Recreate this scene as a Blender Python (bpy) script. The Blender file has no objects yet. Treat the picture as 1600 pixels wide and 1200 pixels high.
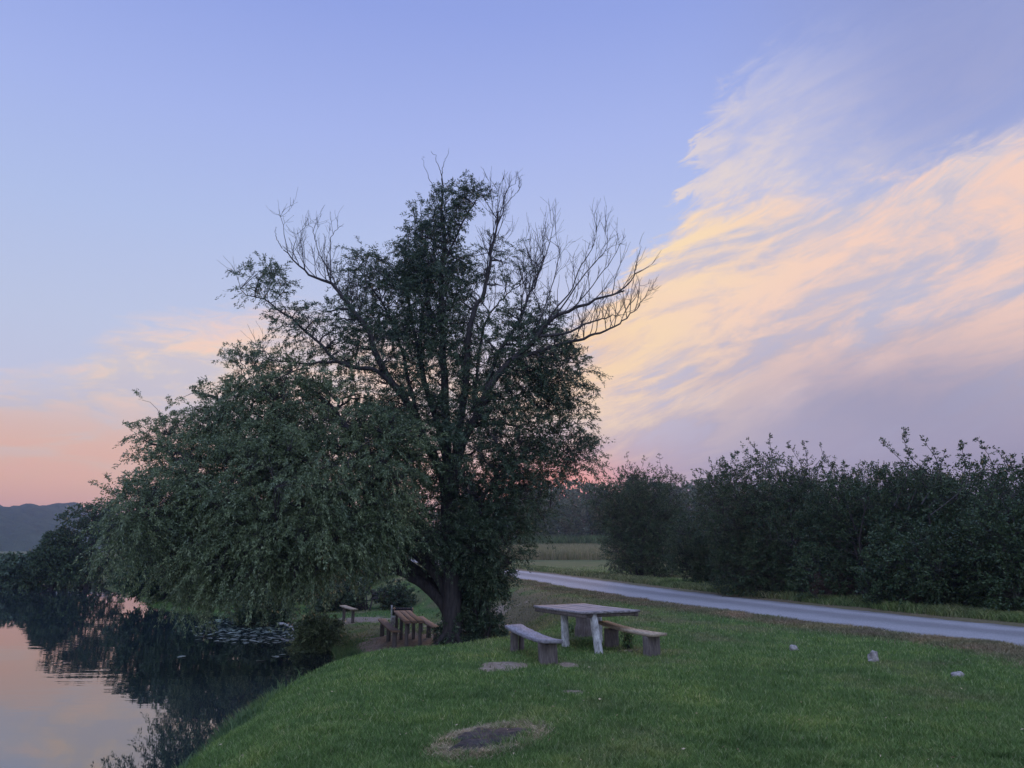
import bpy, math, random
import numpy as np
from mathutils import Vector, kdtree, noise as mnoise
rng = np.random.default_rng(7); random.seed(7)
S = bpy.context.scene; COL = S.collection
# ------------------------------------------------------------------ camera
F, PIT, CZ = 1200.0, math.atan(260/1200), 3.1
cam = bpy.data.cameras.new('camera'); co = bpy.data.objects.new('camera', cam); COL.objects.link(co)
co.location = (0, 0, CZ); co.rotation_euler = (math.pi/2+PIT, 0, 0)
cam.lens = F/1600*36; cam.sensor_width = 36; cam.clip_start = .05; cam.clip_end = 6000; S.camera = co
S.view_settings.view_transform = 'Standard'; S.view_settings.look = 'None'
S.view_settings.exposure = 0; S.view_settings.gamma = 1; S.view_settings.use_curve_mapping = False
S.cycles.max_bounces = 8; S.cycles.diffuse_bounces = 3; S.cycles.transparent_max_bounces = 8; S.cycles.volume_bounces = 0
def lin(c):
    if max(c) > 1.001: c = [v/255 for v in c]
    return tuple((v/12.92 if v <= .04045 else ((v+.055)/1.055)**2.4) for v in c)
ZEN, BACK = 2.2, 1.7     # extra brightness added to the unseen sky overhead and behind, to lift the land
# ------------------------------------------------------------------ sky
W = bpy.data.worlds.new("World"); S.world = W; W.use_nodes = True
nt = W.node_tree; nt.nodes.clear(); N = nt.nodes.new; LK = nt.links.new
def setin(sock, v):
    if hasattr(v, 'links'): LK(v, sock)
    else: sock.default_value = v
def M(op, a, b=None, c=None, clamp=False):
    n = N('ShaderNodeMath'); n.operation = op; n.use_clamp = clamp
    setin(n.inputs[0], a)
    if b is not None: setin(n.inputs[1], b)
    if c is not None: setin(n.inputs[2], c)
    return n.outputs[0]
def mul(a, b): return M('MULTIPLY', a, b)
def add(a, b): return M('ADD', a, b)
def sub(a, b): return M('SUBTRACT', a, b)
def smooth(x, a, b):
    n = N('ShaderNodeMapRange'); n.interpolation_type = 'SMOOTHSTEP'
    setin(n.inputs[0], x); n.inputs[1].default_value = a; n.inputs[2].default_value = b
    return n.outputs[0]
def mixc(f, a, b):
    n = N('ShaderNodeMix'); n.data_type = 'RGBA'; setin(n.inputs[0], f)
    setin(n.inputs[6], a if hasattr(a, 'links') else (*lin(a), 1)); setin(n.inputs[7], b if hasattr(b, 'links') else (*lin(b), 1))
    return n.outputs[2]
def ramp(x, stops):
    n = N('ShaderNodeValToRGB'); setin(n.inputs[0], x); cr = n.color_ramp
    while len(cr.elements) < len(stops): cr.elements.new(1)
    for e, (p, c) in zip(cr.elements, stops): e.position = p; e.color = (*lin(c), 1)
    return n.outputs[0]
def curve(x, pts):
    n = N('ShaderNodeFloatCurve'); setin(n.inputs[1], x); c = n.mapping.curves[0]
    while len(c.points) < len(pts): c.points.new(.5, .5)
    for p, (u, v) in zip(c.points, pts): p.location = (u, v); p.handle_type = 'AUTO'
    n.mapping.update(); return n.outputs[0]
def noise(vx, vy, vz, scale=1, detail=6, rough=.55, dist=0.0):
    c = N('ShaderNodeCombineXYZ'); setin(c.inputs[0], vx); setin(c.inputs[1], vy); setin(c.inputs[2], vz)
    n = N('ShaderNodeTexNoise'); LK(c.outputs[0], n.inputs['Vector']); n.inputs['Scale'].default_value = scale
    n.inputs['Detail'].default_value = detail; n.inputs['Roughness'].default_value = rough; n.inputs['Distortion'].default_value = dist
    return n.outputs['Fac']
tc = N('ShaderNodeTexCoord'); sx = N('ShaderNodeSeparateXYZ'); LK(tc.outputs['Generated'], sx.inputs[0])
dx, dy, dz = sx.outputs
AZ = mul(M('ARCTAN2', dx, dy), 180/math.pi); EL = mul(M('ARCSINE', dz), 180/math.pi)
def azel(px, py):
    x, y = (px-800)/F, (600-py)/F
    d = (x, math.cos(PIT)-y*math.sin(PIT), math.sin(PIT)+y*math.cos(PIT)); L = math.sqrt(sum(v*v for v in d))
    return math.degrees(math.atan2(d[0], d[1])), math.degrees(math.asin(d[2]/L))
# clear sky: elevation gradient, a little duller to the right
clear = ramp(M('DIVIDE', EL, 90), [(0, (196,190,208)), (.09, (194,194,216)), (.17, (186,196,224)), (.25, (174,190,230)),
             (.33, (162,178,232)), (.42, (142,160,224)), (.6, (120,140,205)), (1, (90,112,182))])
clear = mixc(mul(smooth(AZ, 12, 34), smooth(EL, 14, 32)), clear, (140,152,204))
nis = N('ShaderNodeTexSky'); nis.sky_type = 'NISHITA'; nis.sun_disc = False; nis.sun_elevation = math.radians(2); nis.sun_rotation = math.radians(5)
nb = N('ShaderNodeMix'); nb.data_type = 'RGBA'; nb.blend_type = 'ADD'; nb.inputs[0].default_value = 0.02; LK(clear, nb.inputs[6]); LK(nis.outputs[0], nb.inputs[7])
clear = nb.outputs[2]
# streaks: steeper to the right
def rot(deg):
    c_, s_ = math.cos(math.radians(deg)), math.sin(math.radians(deg))
    return add(mul(AZ, c_), mul(EL, s_)), sub(mul(EL, c_), mul(AZ, s_))
def fields(deg, z0, k=1.0):
    u, v = rot(deg)
    return (noise(mul(u, .05*k), mul(v, .13*k), 3.1+z0, 1, 5, .55, .5), noise(mul(u, .085*k), mul(v, .30*k), 8.4+z0, 1, 9, .62, .7), noise(mul(u, .26*k), mul(v, .9*k), 1.7+z0, 1, 9, .68, .8))
wr = smooth(AZ, -6, 10); L3, R3 = fields(3, 0.0, 1.35), fields(16, 5.0, 1.0)
nbig, nstr, nfin = [add(mul(a_, sub(1, wr)), mul(b_, wr)) for a_, b_ in zip(L3, R3)]
AZW = add(AZ, mul(smooth(AZ, 0, 8), add(mul(sub(nfin, .5), 7.0), mul(sub(nstr, .5), 6.0))))
isR_ = smooth(AZ, -4, 4)
def bcurve(pts, ext):
    out = [((a+90)/180, e/60) for a, e in ext[0]]
    out += [((a+90)/180, e/60) for a, e in [azel(*p) for p in pts]]
    out += [((a+90)/180, e/60) for a, e in ext[1]]
    return mul(curve(M('DIVIDE', add(AZW, 90), 180), out), 60)
BA = bcurve([(0,570),(110,555),(190,500),(340,475),(450,462),(560,492),(700,520),(820,545),(915,500),(1000,405),(1100,320),(1200,285),(1300,285),(1400,262),(1500,225),(1600,195)],
            ([(-90,10),(-60,11)], [(50,30),(90,20)]))
BW = bcurve([(1000,400),(1060,320),(1085,220),(1125,130),(1200,60),(1320,10),(1600,-60)], ([(-90,0),(-10,4)], [(50,30),(90,10)]))
wob = add(mul(sub(nfin, .5), 5.0), mul(mul(sub(nbig, .5), 6.0), add(.45, mul(isR_, .55))))
tA = sub(add(BA, wob), EL)
mA = smooth(tA, -1.0, 2.2)
mAl = smooth(tA, -.6, 3.5)
isR = smooth(AZ, -4, 4)
mA = add(mul(mA, isR), mul(mAl, sub(1, isR)))
lowthin = mul(sub(1, isR), mul(smooth(sub(.56, nstr), 0, .16), mul(smooth(EL, 3, 8), .22)))      # left bank is thin: blue slips through
mA = M('MULTIPLY', mA, sub(1, lowthin), clamp=True)
tW = sub(add(BW, wob), EL)
mW = mul(smooth(tW, -.6, 2.6), smooth(AZW, 7, 10))
dens = smooth(add(mul(nstr, .55), add(mul(nbig, .25), mul(nfin, .2))), .36, .6)
wd_ = sub(mul(sub(AZ, 14), math.cos(math.radians(18))), mul(sub(EL, 30), -math.sin(math.radians(24))))      # distance along the plume
wc_ = sub(mul(sub(EL, 30), math.cos(math.radians(24))), mul(sub(AZ, 14), math.sin(math.radians(24))))
fade = mul(sub(1, smooth(wd_, 2, 17)), sub(1, mul(smooth(wc_, 1, 7), .6)))
mW = mul(mW, mul(add(.5, mul(dens, .5)), add(.14, mul(fade, 1.0))))
cl = ramp(M('DIVIDE', EL, 45), [(0, (196,140,138)), (.06, (224,168,142)), (.10, (230,182,154)), (.15, (224,192,172)), (.2, (210,196,196)), (.27, (228,210,196)), (.33, (250,216,188)), (.40, (240,212,196)), (.5, (205,200,216)), (1, (170,180,220))])
cr_ = ramp(M('DIVIDE', EL, 45), [(0, (146,134,152)), (.12, (150,143,166)), (.16, (170,160,180)), (.21, (190,178,190)), (.28, (208,190,192)), (.45, (216,200,202)), (.62, (220,212,218)), (.8, (188,190,220)), (1, (172,182,220))])
cc = mixc(smooth(AZ, -9, 8), cl, cr_)
# glow of the hidden sun on the cloud: yellow core, peach streaks
def gauss(a, e, ra, re):
    A = M('DIVIDE', sub(AZ, a), ra); E = M('DIVIDE', sub(EL, e), re)
    return M('EXPONENT', mul(add(mul(A, A), mul(E, E)), -1))
g1 = M('MAXIMUM', gauss(7, 14, 9, 7), mul(gauss(12, 22, 8, 5), .9))
nmix = add(mul(nstr, .76), mul(nfin, .24)); hl = smooth(nmix, .44, .6)
peach = mul(hl, smooth(EL, 7, 13))
cc = mixc(mul(smooth(sub(.53, nbig), 0, .16), mul(smooth(EL, 8, 13), mul(wr, .55))), cc, (186,192,216))
cc = mixc(mul(peach, .85), cc, (252,212,190))
cc = mixc(mul(g1, add(.12, mul(hl, .75))), cc, (252,226,176))
cc = mixc(mul(gauss(5, 14.5, 6, 5), .55), cc, (248,206,160))
cc = mixc(mul(smooth(sub(.5, nmix), 0, .11), mul(smooth(EL, 5, 11), add(.5, mul(wr, .2)))), cc, (188,188,210))
cc = mixc(mul(mul(gauss(26, 9.5, 13, 4.2), smooth(nbig, .25, .5)), .85), cc, (150,149,176))
cc = mixc(mul(gauss(3.5, 4.2, 6, 2.4), .95), cc, (244,140,104))
cc = mixc(mul(mul(gauss(-32, 6, 16, 2.4), smooth(nstr, .42, .6)), .5), cc, (236,178,158))
sky = mixc(mW, clear, mixc(mul(dens, smooth(EL, 36, 25)), (188,192,224), (228,214,210)))
sky = mixc(mA, sky, cc)
sky = mixc(smooth(EL, 1.0, -1.5), sky, (92,92,112))
# the sky behind the camera, away from the sunset, is a plain dusk blue
back = smooth(M('ABSOLUTE', AZ), 70, 130)
sky = mixc(mul(back, .8), sky, (150,160,196))
sc_ = add(1.0, add(mul(smooth(EL, 42, 65), ZEN), mul(mul(back, smooth(EL, -1, 6)), BACK)))  # sky out of view scaled up as added fill light on the land
vs = N('ShaderNodeVectorMath'); vs.operation = 'SCALE'; LK(sky, vs.inputs[0]); LK(sc_, vs.inputs['Scale']); sky = vs.outputs[0]
bg = N('ShaderNodeBackground'); LK(sky, bg.inputs[0]); bg.inputs[1].default_value = 1.0
wo = N('ShaderNodeOutputWorld'); LK(bg.outputs[0], wo.inputs[0])
W.cycles.sampling_method = 'MANUAL'; W.cycles.sample_map_resolution = 512
sl = bpy.data.lights.new('sun', 'SUN'); sl.energy = 1.3; sl.angle = math.radians(10); sl.color = (1, .6, .36)
so = bpy.data.objects.new('sun', sl); COL.objects.link(so)
sd = Vector((math.sin(math.radians(5)), math.cos(math.radians(5)), math.tan(math.radians(8))))
so.rotation_euler = (-sd).to_track_quat('-Z', 'Y').to_euler()
if 'SKYONLY' in globals(): raise SystemExit
# ------------------------------------------------------------------ helpers
def ray(px, py):
    x, y = (px-800)/F, (600-py)/F
    return np.array((x, math.cos(PIT)-y*math.sin(PIT), math.sin(PIT)+y*math.cos(PIT)))
def Wp(px, py, Y):
    r = ray(px, py); return np.array((0, 0, CZ))+r*(Y/r[1])
def mpp(Y): return Y/F*1.02
def tag(o, label=None, cat=None, group=None, kind=None):
    if label: o['label'] = label
    if cat: o['category'] = cat
    if group: o['group'] = group
    if kind: o['kind'] = kind
    return o
def link(name, me, mat=None, parent=None):
    o = bpy.data.objects.new(name, me); COL.objects.link(o)
    if mat and me is not None: me.materials.append(mat)
    if parent: o.parent = parent; o.location = tuple(-Vector(parent.location)) if me is not None else (0, 0, 0)
    return o
def empty(name, loc):
    o = bpy.data.objects.new(name, None); COL.objects.link(o); o.location = tuple(float(c) for c in loc); return o
def npmesh(name, V, Fc, smooth_=False, attrs=None):
    """V (n,3); Fc (m,k) faces or list of such arrays"""
    V = np.asarray(V, np.float32); fl = Fc if isinstance(Fc, list) and isinstance(Fc[0], np.ndarray) else [Fc]
    fl = [np.asarray(f, np.int32) for f in fl if len(f)]
    me = bpy.data.meshes.new(name); me.vertices.add(len(V)); me.vertices.foreach_set('co', V.ravel())
    nl = sum(f.size for f in fl); me.loops.add(nl); me.loops.foreach_set('vertex_index', np.concatenate([f.ravel() for f in fl]))
    cnt = np.concatenate([np.full(len(f), f.shape[1], np.int32) for f in fl]); me.polygons.add(len(cnt))
    me.polygons.foreach_set('loop_start', np.concatenate([[0], np.cumsum(cnt)[:-1]]).astype(np.int32))
    if smooth_: me.polygons.foreach_set('use_smooth', np.ones(len(cnt), bool))
    me.update(calc_edges=True)
    for k, a in (attrs or {}).items():
        at = me.attributes.new(k, 'FLOAT', 'POINT'); at.data.foreach_set('value', np.asarray(a, np.float32))
    return me
def unit(a): return a/np.maximum(np.linalg.norm(a, axis=-1, keepdims=True), 1e-9)
def sstep(x, a, b):
    t = np.clip((x-a)/(b-a), 0, 1); return t*t*(3-2*t)
_lat = rng.random((64, 64))
def vnoise(x, y, s=1.0):
    x = np.asarray(x, float)/s+101.3; y = np.asarray(y, float)/s+57.9
    xi, yi = np.floor(x).astype(int), np.floor(y).astype(int); fx, fy = x-xi, y-yi
    fx = fx*fx*(3-2*fx); fy = fy*fy*(3-2*fy); g = lambda i, j: _lat[i % 64, j % 64]
    return (g(xi, yi)*(1-fx)+g(xi+1, yi)*fx)*(1-fy)+(g(xi, yi+1)*(1-fx)+g(xi+1, yi+1)*fx)*fy
def fnoise(x, y, s): return .5*vnoise(x, y, s)+.3*vnoise(x, y, s*.47)+.2*vnoise(x, y, s*.21)
# ------------------------------------------------------------------ materials
def mat(name, build):
    m = bpy.data.materials.new(name); m.use_nodes = True; t = m.node_tree; t.nodes.clear()
    out = t.nodes.new('ShaderNodeOutputMaterial'); build(t, out); return m
def nn(t, typ, **kw):
    n = t.nodes.new(typ)
    for k, v_ in kw.items(): setattr(n, k, v_)
    return n
def tramp(t, src, stops):
    n = nn(t, 'ShaderNodeValToRGB'); t.links.new(src, n.inputs[0]); cr = n.color_ramp
    while len(cr.elements) < len(stops): cr.elements.new(1)
    for e, (p, c) in zip(cr.elements, stops): e.position = p; e.color = (*c, 1)
    return n.outputs[0]
def tnoise(t, scale, detail=5, rough=.6, vec=None, stretch=None):
    c = nn(t, 'ShaderNodeNewGeometry').outputs['Position'] if vec is None else vec
    if stretch:
        mp = nn(t, 'ShaderNodeMapping'); mp.inputs['Scale'].default_value = stretch; t.links.new(c, mp.inputs[0]); c = mp.outputs[0]
    n = nn(t, 'ShaderNodeTexNoise'); t.links.new(c, n.inputs['Vector']); n.inputs['Scale'].default_value = scale
    n.inputs['Detail'].default_value = detail; n.inputs['Roughness'].default_value = rough; return n.outputs['Fac']
def tmix(t, f, a, b):
    n = nn(t, 'ShaderNodeMix', data_type='RGBA')
    for s, v_ in ((n.inputs[0], f), (n.inputs[6], a), (n.inputs[7], b)):
        if hasattr(v_, 'links'): t.links.new(v_, s)
        else: s.default_value = v_ if isinstance(v_, float) else (*v_, 1)
    return n.outputs[2]
def attr(t, name): return nn(t, 'ShaderNodeAttribute', attribute_name=name).outputs['Fac']
def pbsdf(t, out, col, rough=.8, bump=None, bs=.3, bd=.02, spec=.3):
    p = nn(t, 'ShaderNodeBsdfPrincipled'); p.inputs['Roughness'].default_value = rough; p.inputs['Specular IOR Level'].default_value = spec
    if hasattr(col, 'links'): t.links.new(col, p.inputs['Base Color'])
    else: p.inputs['Base Color'].default_value = (*col, 1)
    if bump is not None:
        b = nn(t, 'ShaderNodeBump'); b.inputs['Strength'].default_value = bs; b.inputs['Distance'].default_value = bd
        t.links.new(bump, b.inputs['Height']); t.links.new(b.outputs[0], p.inputs['Normal'])
    t.links.new(p.outputs[0], out.inputs[0]); return p
def leafmat(name, stops, trans=.25, spec=.35, rough=.5):
    def b(t, out):
        r = nn(t, 'ShaderNodeNewGeometry').outputs['Random Per Island']; c = tramp(t, r, stops)
        ns = tnoise(t, 1.1, 4, .7); mx = nn(t, 'ShaderNodeMix', data_type='RGBA', blend_type='MULTIPLY'); mx.inputs[0].default_value = .6
        t.links.new(c, mx.inputs[6]); t.links.new(tramp(t, ns, [(.36, (.5, .6, .6)), (.64, (1.35, 1.22, 1.0))]), mx.inputs[7]); c = mx.outputs[2]
        p = nn(t, 'ShaderNodeBsdfPrincipled'); t.links.new(c, p.inputs['Base Color']); p.inputs['Roughness'].default_value = rough
        p.inputs['Specular IOR Level'].default_value = spec
        tr = nn(t, 'ShaderNodeBsdfTranslucent'); t.links.new(c, tr.inputs[0]); ms = nn(t, 'ShaderNodeMixShader'); ms.inputs[0].default_value = trans
        t.links.new(p.outputs[0], ms.inputs[1]); t.links.new(tr.outputs[0], ms.inputs[2]); t.links.new(ms.outputs[0], out.inputs[0])
    return mat(name, b)
def woodmat(name, c1, c2, stretch=(6, 6, .8), scale=3, bs=.5):
    def b(t, out):
        f = tnoise(t, scale, 8, .65, stretch=stretch); pbsdf(t, out, tramp(t, f, [(.32, c1), (.68, c2)]), .85, f, bs, .02)
    return mat(name, b)
MT = {}
MT['bark'] = woodmat('bark', (.018, .016, .015), (.06, .055, .05), (5, 5, 1), 3, .8)
MT['leaf_a'] = leafmat('willow_leaf', [(0, (.028, .05, .026)), (.5, (.048, .082, .042)), (.85, (.075, .12, .062)), (1, (.12, .165, .10))])
MT['leaf_b'] = leafmat('weeping_leaf', [(0, (.055, .085, .036)), (.5, (.095, .14, .06)), (.8, (.15, .21, .098)), (1, (.25, .31, .165))], spec=.5)
MT['leaf_hedge'] = leafmat('hedge_leaf', [(0, (.02, .044, .016)), (.6, (.036, .07, .026)), (1, (.07, .115, .045))], trans=.15)
MT['leaf_far'] = leafmat('far_leaf', [(0, (.04, .075, .04)), (1, (.07, .12, .06))], trans=.1)
MT['reed'] = leafmat('reed', [(0, (.05, .11, .04)), (1, (.12, .2, .07))], trans=.3)
MT['drygrass'] = leafmat('dry_grass', [(0, (.2, .16, .09)), (.6, (.34, .28, .17)), (1, (.5, .42, .28))], trans=.2)
MT['fieldgrass'] = leafmat('field_grass', [(0, (.13, .16, .06)), (.6, (.23, .21, .11)), (1, (.32, .28, .17))], trans=.3)
def b_grass(t, out):
    r = nn(t, 'ShaderNodeNewGeometry').outputs['Random Per Island']
    g = tramp(t, r, [(0, (.06, .115, .028)), (.5, (.11, .195, .046)), (.85, (.17, .27, .07)), (1, (.34, .37, .18))])
    br = tramp(t, r, [(0, (.10, .08, .04)), (.5, (.2, .155, .085)), (1, (.34, .27, .17))])
    c = tmix(t, attr(t, 'dry'), g, br)
    n2 = tnoise(t, .7, 9, .78); mx = nn(t, 'ShaderNodeMix', data_type='RGBA', blend_type='MULTIPLY'); mx.inputs[0].default_value = .9
    t.links.new(c, mx.inputs[6]); t.links.new(tramp(t, n2, [(.34, (.48, .56, .6)), (.5, (.95, .98, 1.0)), (.68, (1.7, 1.4, 1.3))]), mx.inputs[7])
    p = nn(t, 'ShaderNodeBsdfPrincipled'); t.links.new(mx.outputs[2], p.inputs['Base Color']); p.inputs['Roughness'].default_value = .6; p.inputs['Specular IOR Level'].default_value = .2
    tr = nn(t, 'ShaderNodeBsdfTranslucent'); t.links.new(mx.outputs[2], tr.inputs[0]); ms = nn(t, 'ShaderNodeMixShader'); ms.inputs[0].default_value = .3
    t.links.new(p.outputs[0], ms.inputs[1]); t.links.new(tr.outputs[0], ms.inputs[2]); t.links.new(ms.outputs[0], out.inputs[0])
MT['grass'] = mat('grass', b_grass)
def b_ground(t, out):
    n1 = tnoise(t, 1.3, 8, .65); n2 = tnoise(t, 14, 6, .7)
    g = tramp(t, n1, [(.3, (.035, .07, .02)), (.55, (.06, .105, .028)), (.75, (.13, .16, .05))])
    dirt = tramp(t, n2, [(.3, (.10, .08, .055)), (.5, (.19, .155, .11)), (.7, (.34, .28, .21))])
    dry = tramp(t, n2, [(.3, (.09, .07, .04)), (.7, (.17, .13, .08))])
    nz = nn(t, 'ShaderNodeMath', operation='ADD'); t.links.new(attr(t, 'dirt'), nz.inputs[0])
    n3 = nn(t, 'ShaderNodeMath', operation='MULTIPLY_ADD'); t.links.new(n2, n3.inputs[0]); n3.inputs[1].default_value = .8; n3.inputs[2].default_value = -.4; t.links.new(n3.outputs[0], nz.inputs[1])
    th_ = tramp(t, nz.outputs[0], [(.35, (0, 0, 0)), (.6, (1, 1, 1))])
    c = tmix(t, attr(t, 'dry'), g, dry); c = tmix(t, th_, c, dirt)
    pbsdf(t, out, c, .95, n2, .6, .04, .1)
MT['ground'] = mat('ground', b_ground)
def b_road(t, out):
    uvx = attr(t, 'across')
    n1 = tnoise(t, 1.0, 6, .6); n2 = tnoise(t, 45, 4, .8)
    w = nn(t, 'ShaderNodeMath', operation='MULTIPLY_ADD'); t.links.new(n1, w.inputs[0]); w.inputs[1].default_value = .16; t.links.new(uvx, w.inputs[2])
    band = tramp(t, w.outputs[0], [(0, (.30, .29, .27)), (.16, (.36, .35, .33)), (.26, (.55, .55, .54)), (.38, (.52, .52, .51)), (.5, (.38, .38, .37)), (.62, (.38, .37, .36)), (.74, (.54, .54, .53)), (.86, (.55, .55, .54)), (.97, (.34, .33, .31))])
    mx = nn(t, 'ShaderNodeMix', data_type='RGBA', blend_type='MULTIPLY'); mx.inputs[0].default_value = 1.0
    t.links.new(band, mx.inputs[6]); t.links.new(tramp(t, n2, [(.3, (.24, .24, .24)), (.5, (.5, .5, .49)), (.7, (.74, .73, .70))]), mx.inputs[7])
    pbsdf(t, out, mx.outputs[2], .9, n2, .7, .03, .2)
MT['road'] = mat('gravel', b_road)
def b_water(t, out):
    n1 = tnoise(t, 1.0, 2, .5, stretch=(.5, 1.6, 1)); n2 = tnoise(t, .12, 3, .5)
    m1 = nn(t, 'ShaderNodeMath', operation='MULTIPLY'); t.links.new(n1, m1.inputs[0]); t.links.new(tramp(t, n2, [(.45, (.07,)*3), (.7, (.7,)*3)]), m1.inputs[1])
    gl = nn(t, 'ShaderNodeBsdfGlossy'); gl.inputs['Roughness'].default_value = .02; gl.inputs[0].default_value = (1, .99, .96, 1)
    df = nn(t, 'ShaderNodeBsdfDiffuse'); df.inputs[0].default_value = (.012, .02, .022, 1)
    b = nn(t, 'ShaderNodeBump'); b.inputs['Strength'].default_value = .35; b.inputs['Distance'].default_value = .03
    t.links.new(m1.outputs[0], b.inputs['Height']); t.links.new(b.outputs[0], gl.inputs['Normal'])
    fr = nn(t, 'ShaderNodeFresnel'); fr.inputs[0].default_value = 3.2
    ms = nn(t, 'ShaderNodeMixShader'); t.links.new(fr.outputs[0], ms.inputs[0]); t.links.new(df.outputs[0], ms.inputs[1]); t.links.new(gl.outputs[0], ms.inputs[2])
    t.links.new(ms.outputs[0], out.inputs[0])
MT['water'] = mat('water', b_water)
MT['tabletop'] = woodmat('weathered_plank', (.09, .08, .075), (.30, .285, .28), (1.2, 9, 9), 3, .4)
MT['apron'] = woodmat('dark_plank', (.05, .04, .035), (.14, .12, .10), (6, 6, 6), 3, .4)
MT['whitepost'] = woodmat('pale_log', (.15, .15, .14), (.56, .57, .53), (6, 6, 2), 4, .5)
MT['greyseat'] = woodmat('grey_seat', (.12, .115, .115), (.27, .26, .27), (9, 1.2, 9), 3, .4)
MT['tanseat'] = woodmat('tan_seat', (.15, .12, .08), (.36, .3, .2), (9, 1.2, 9), 3, .4)
MT['post'] = woodmat('dark_post', (.06, .05, .045), (.16, .14, .12), (8, 8, 1.2), 4, .5)
MT['brown'] = woodmat('brown_plank', (.10, .065, .04), (.22, .145, .09), (8, 1.2, 8), 3, .4)
MT['stone'] = woodmat('pale_stone', (.09, .08, .07), (.38, .36, .32), (1, 1, 1), 9, .9)
MT['metal'] = mat('sooty_metal', lambda t, o: pbsdf(t, o, (.012, .012, .014), .6, tnoise(t, 20, 4), .3, .01, .4))
MT['ash'] = woodmat('ash', (.006, .005, .005), (.06, .052, .046), (1, 1, 1), 11, 1)
MT['pad'] = leafmat('lily_pad_leaf', [(0, (.10, .15, .11)), (.6, (.15, .2, .16)), (1, (.22, .26, .22))], trans=.05, spec=.8, rough=.3)
MT['brush'] = woodmat('rusty_brush', (.05, .036, .03), (.14, .09, .07), (1, 1, 1), 6, 1)
# ------------------------------------------------------------------ terrain
LAKE = np.array([(-3.2,-30),(-3.6,0),(-4.35,8),(-4.57,12.1),(-4.72,15.1),(-4.2,18.8),(-4.7,22.3),(-6.1,27.5),(-8.3,33),(-10.9,37.2),(-14.5,40),(-19,43),(-23.5,50),(-28,60),(-36,68),(-50,75),(-80,86),(-130,95),(-400,110),(-400,-30)], float)
LOW = np.array([(-4.9,17.6),(-3.2,18.4),(-1.5,20.3),(-.75,23),(-.9,27),(-2.2,32.5),(-4.2,37),(-8,40.5),(-12,50),(-17,60),(-40,95),(-90,110),(-60,60),(-20,40),(-9,30)], float)
ROADC = None
def sdist(x, y, poly):
    x = np.asarray(x, float); y = np.asarray(y, float); d = np.full(x.shape, 1e18); ins = np.zeros(x.shape, bool); n = len(poly)
    for i in range(n):
        a, b = poly[i], poly[(i+1) % n]; ex, ey = b-a; wx, wy = x-a[0], y-a[1]
        t = np.clip((wx*ex+wy*ey)/(ex*ex+ey*ey), 0, 1); d = np.minimum(d, (wx-t*ex)**2+(wy-t*ey)**2)
        c = (a[1] > y) != (b[1] > y)
        with np.errstate(divide='ignore', invalid='ignore'): ins ^= c & (x < (b[0]-a[0])*(y-a[1])/(b[1]-a[1])+a[0])
    return np.where(ins, -1, 1)*np.sqrt(d)          # >0 outside the polygon
def terrain(x, y, rough=True):
    x = np.asarray(x, float); y = np.asarray(y, float)
    wob_ = (vnoise(x, y, 1.7)-.5)*.5 if rough else 0
    sl_ = sdist(x, y, LAKE)+wob_
    H = 1.25+.012*np.clip(y-14, 0, 46)+.02*np.clip(y-60, 0, 100)*sstep(x, -25, 5)
    low = .30+.25*sstep(y, 34, 60)
    T = sstep(sdist(x, y, LOW), -.2, 3.4); z = low+(H-low)*T
    k = np.clip(sl_/2.4, 0, 1); land = z*(1-(1-k)**2)
    if rough: land = land+(fnoise(x, y, 1.1)-.5)*.07*np.clip(sl_, 0, 1)
    far = sstep(y, 260, 900); land = land+far*6*vnoise(x, y, 300)
    return np.where(sl_ > 0, np.maximum(land, .01), -np.minimum(1.6, .45*-sl_)-.02)
def G(px, py):
    r = ray(px, py); t = np.concatenate([np.arange(2, 120, .05), np.arange(120, 400, 1)])
    p = np.array((0, 0, CZ))+r*t[:, None]; z = terrain(p[:, 0], p[:, 1], False); i = np.argmax(p[:, 2] < z)
    return p[i, 0], p[i, 1], z[i]
def near_edges():
    n = [G(*p) for p in [(1600,1012),(1400,986),(1200,962),(1000,935),(900,920),(800,905)]]
    f_ = [G(*p) for p in [(1600,971),(1400,951),(1200,933),(1000,914),(900,901),(800,891)]]
    return np.array(n)[:, :2], np.array(f_)[:, :2]
NE, FE = near_edges()
print('ROAD', NE.round(1).tolist(), FE.round(1).tolist())
# road centre line through the two edges, constant width
cpts = [(12.0, -6.0), (11.2, 5.0)]
for a in NE[:5]: cpts.append((a[0]+2.0, a[1]+.2))
cpts += [(NE[5][0]+2.0, NE[5][1]+2), (-3.2, 62), (-10, 84), (-20, 110)]
cpts = np.array(cpts)
def resample(P, n, k=3):
    P = np.asarray(P, float); m = len(P); t = np.linspace(0, m-1, n); i = np.clip(t.astype(int), 0, m-2); f = (t-i)[:, None]
    p0, p1, p2, p3 = P[np.clip(i-1, 0, m-1)], P[i], P[i+1], P[np.clip(i+2, 0, m-1)]
    return .5*((2*p1)+(-p0+p2)*f+(2*p0-5*p1+4*p2-p3)*f*f+(-p0+3*p1-3*p2+p3)*f**3)
RC = resample(cpts, 260); RWID = 2.15
def roaddist(x, y):
    x = np.asarray(x, float); y = np.asarray(y, float); sh = x.shape; x = x.ravel(); y = y.ravel(); out = np.empty(len(x))
    for s in range(0, len(x), 20000):
        d = (x[s:s+20000, None]-RC[None, ::2, 0])**2+(y[s:s+20000, None]-RC[None, ::2, 1])**2; out[s:s+20000] = np.sqrt(d.min(1))
    return out.reshape(sh)
def ell(x, y, cx, cy, rx, ry): return np.clip(1.5-np.sqrt(((x-cx)/rx)**2+((y-cy)/ry)**2), 0, 1)
ASH = G(768, 1158)
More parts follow.
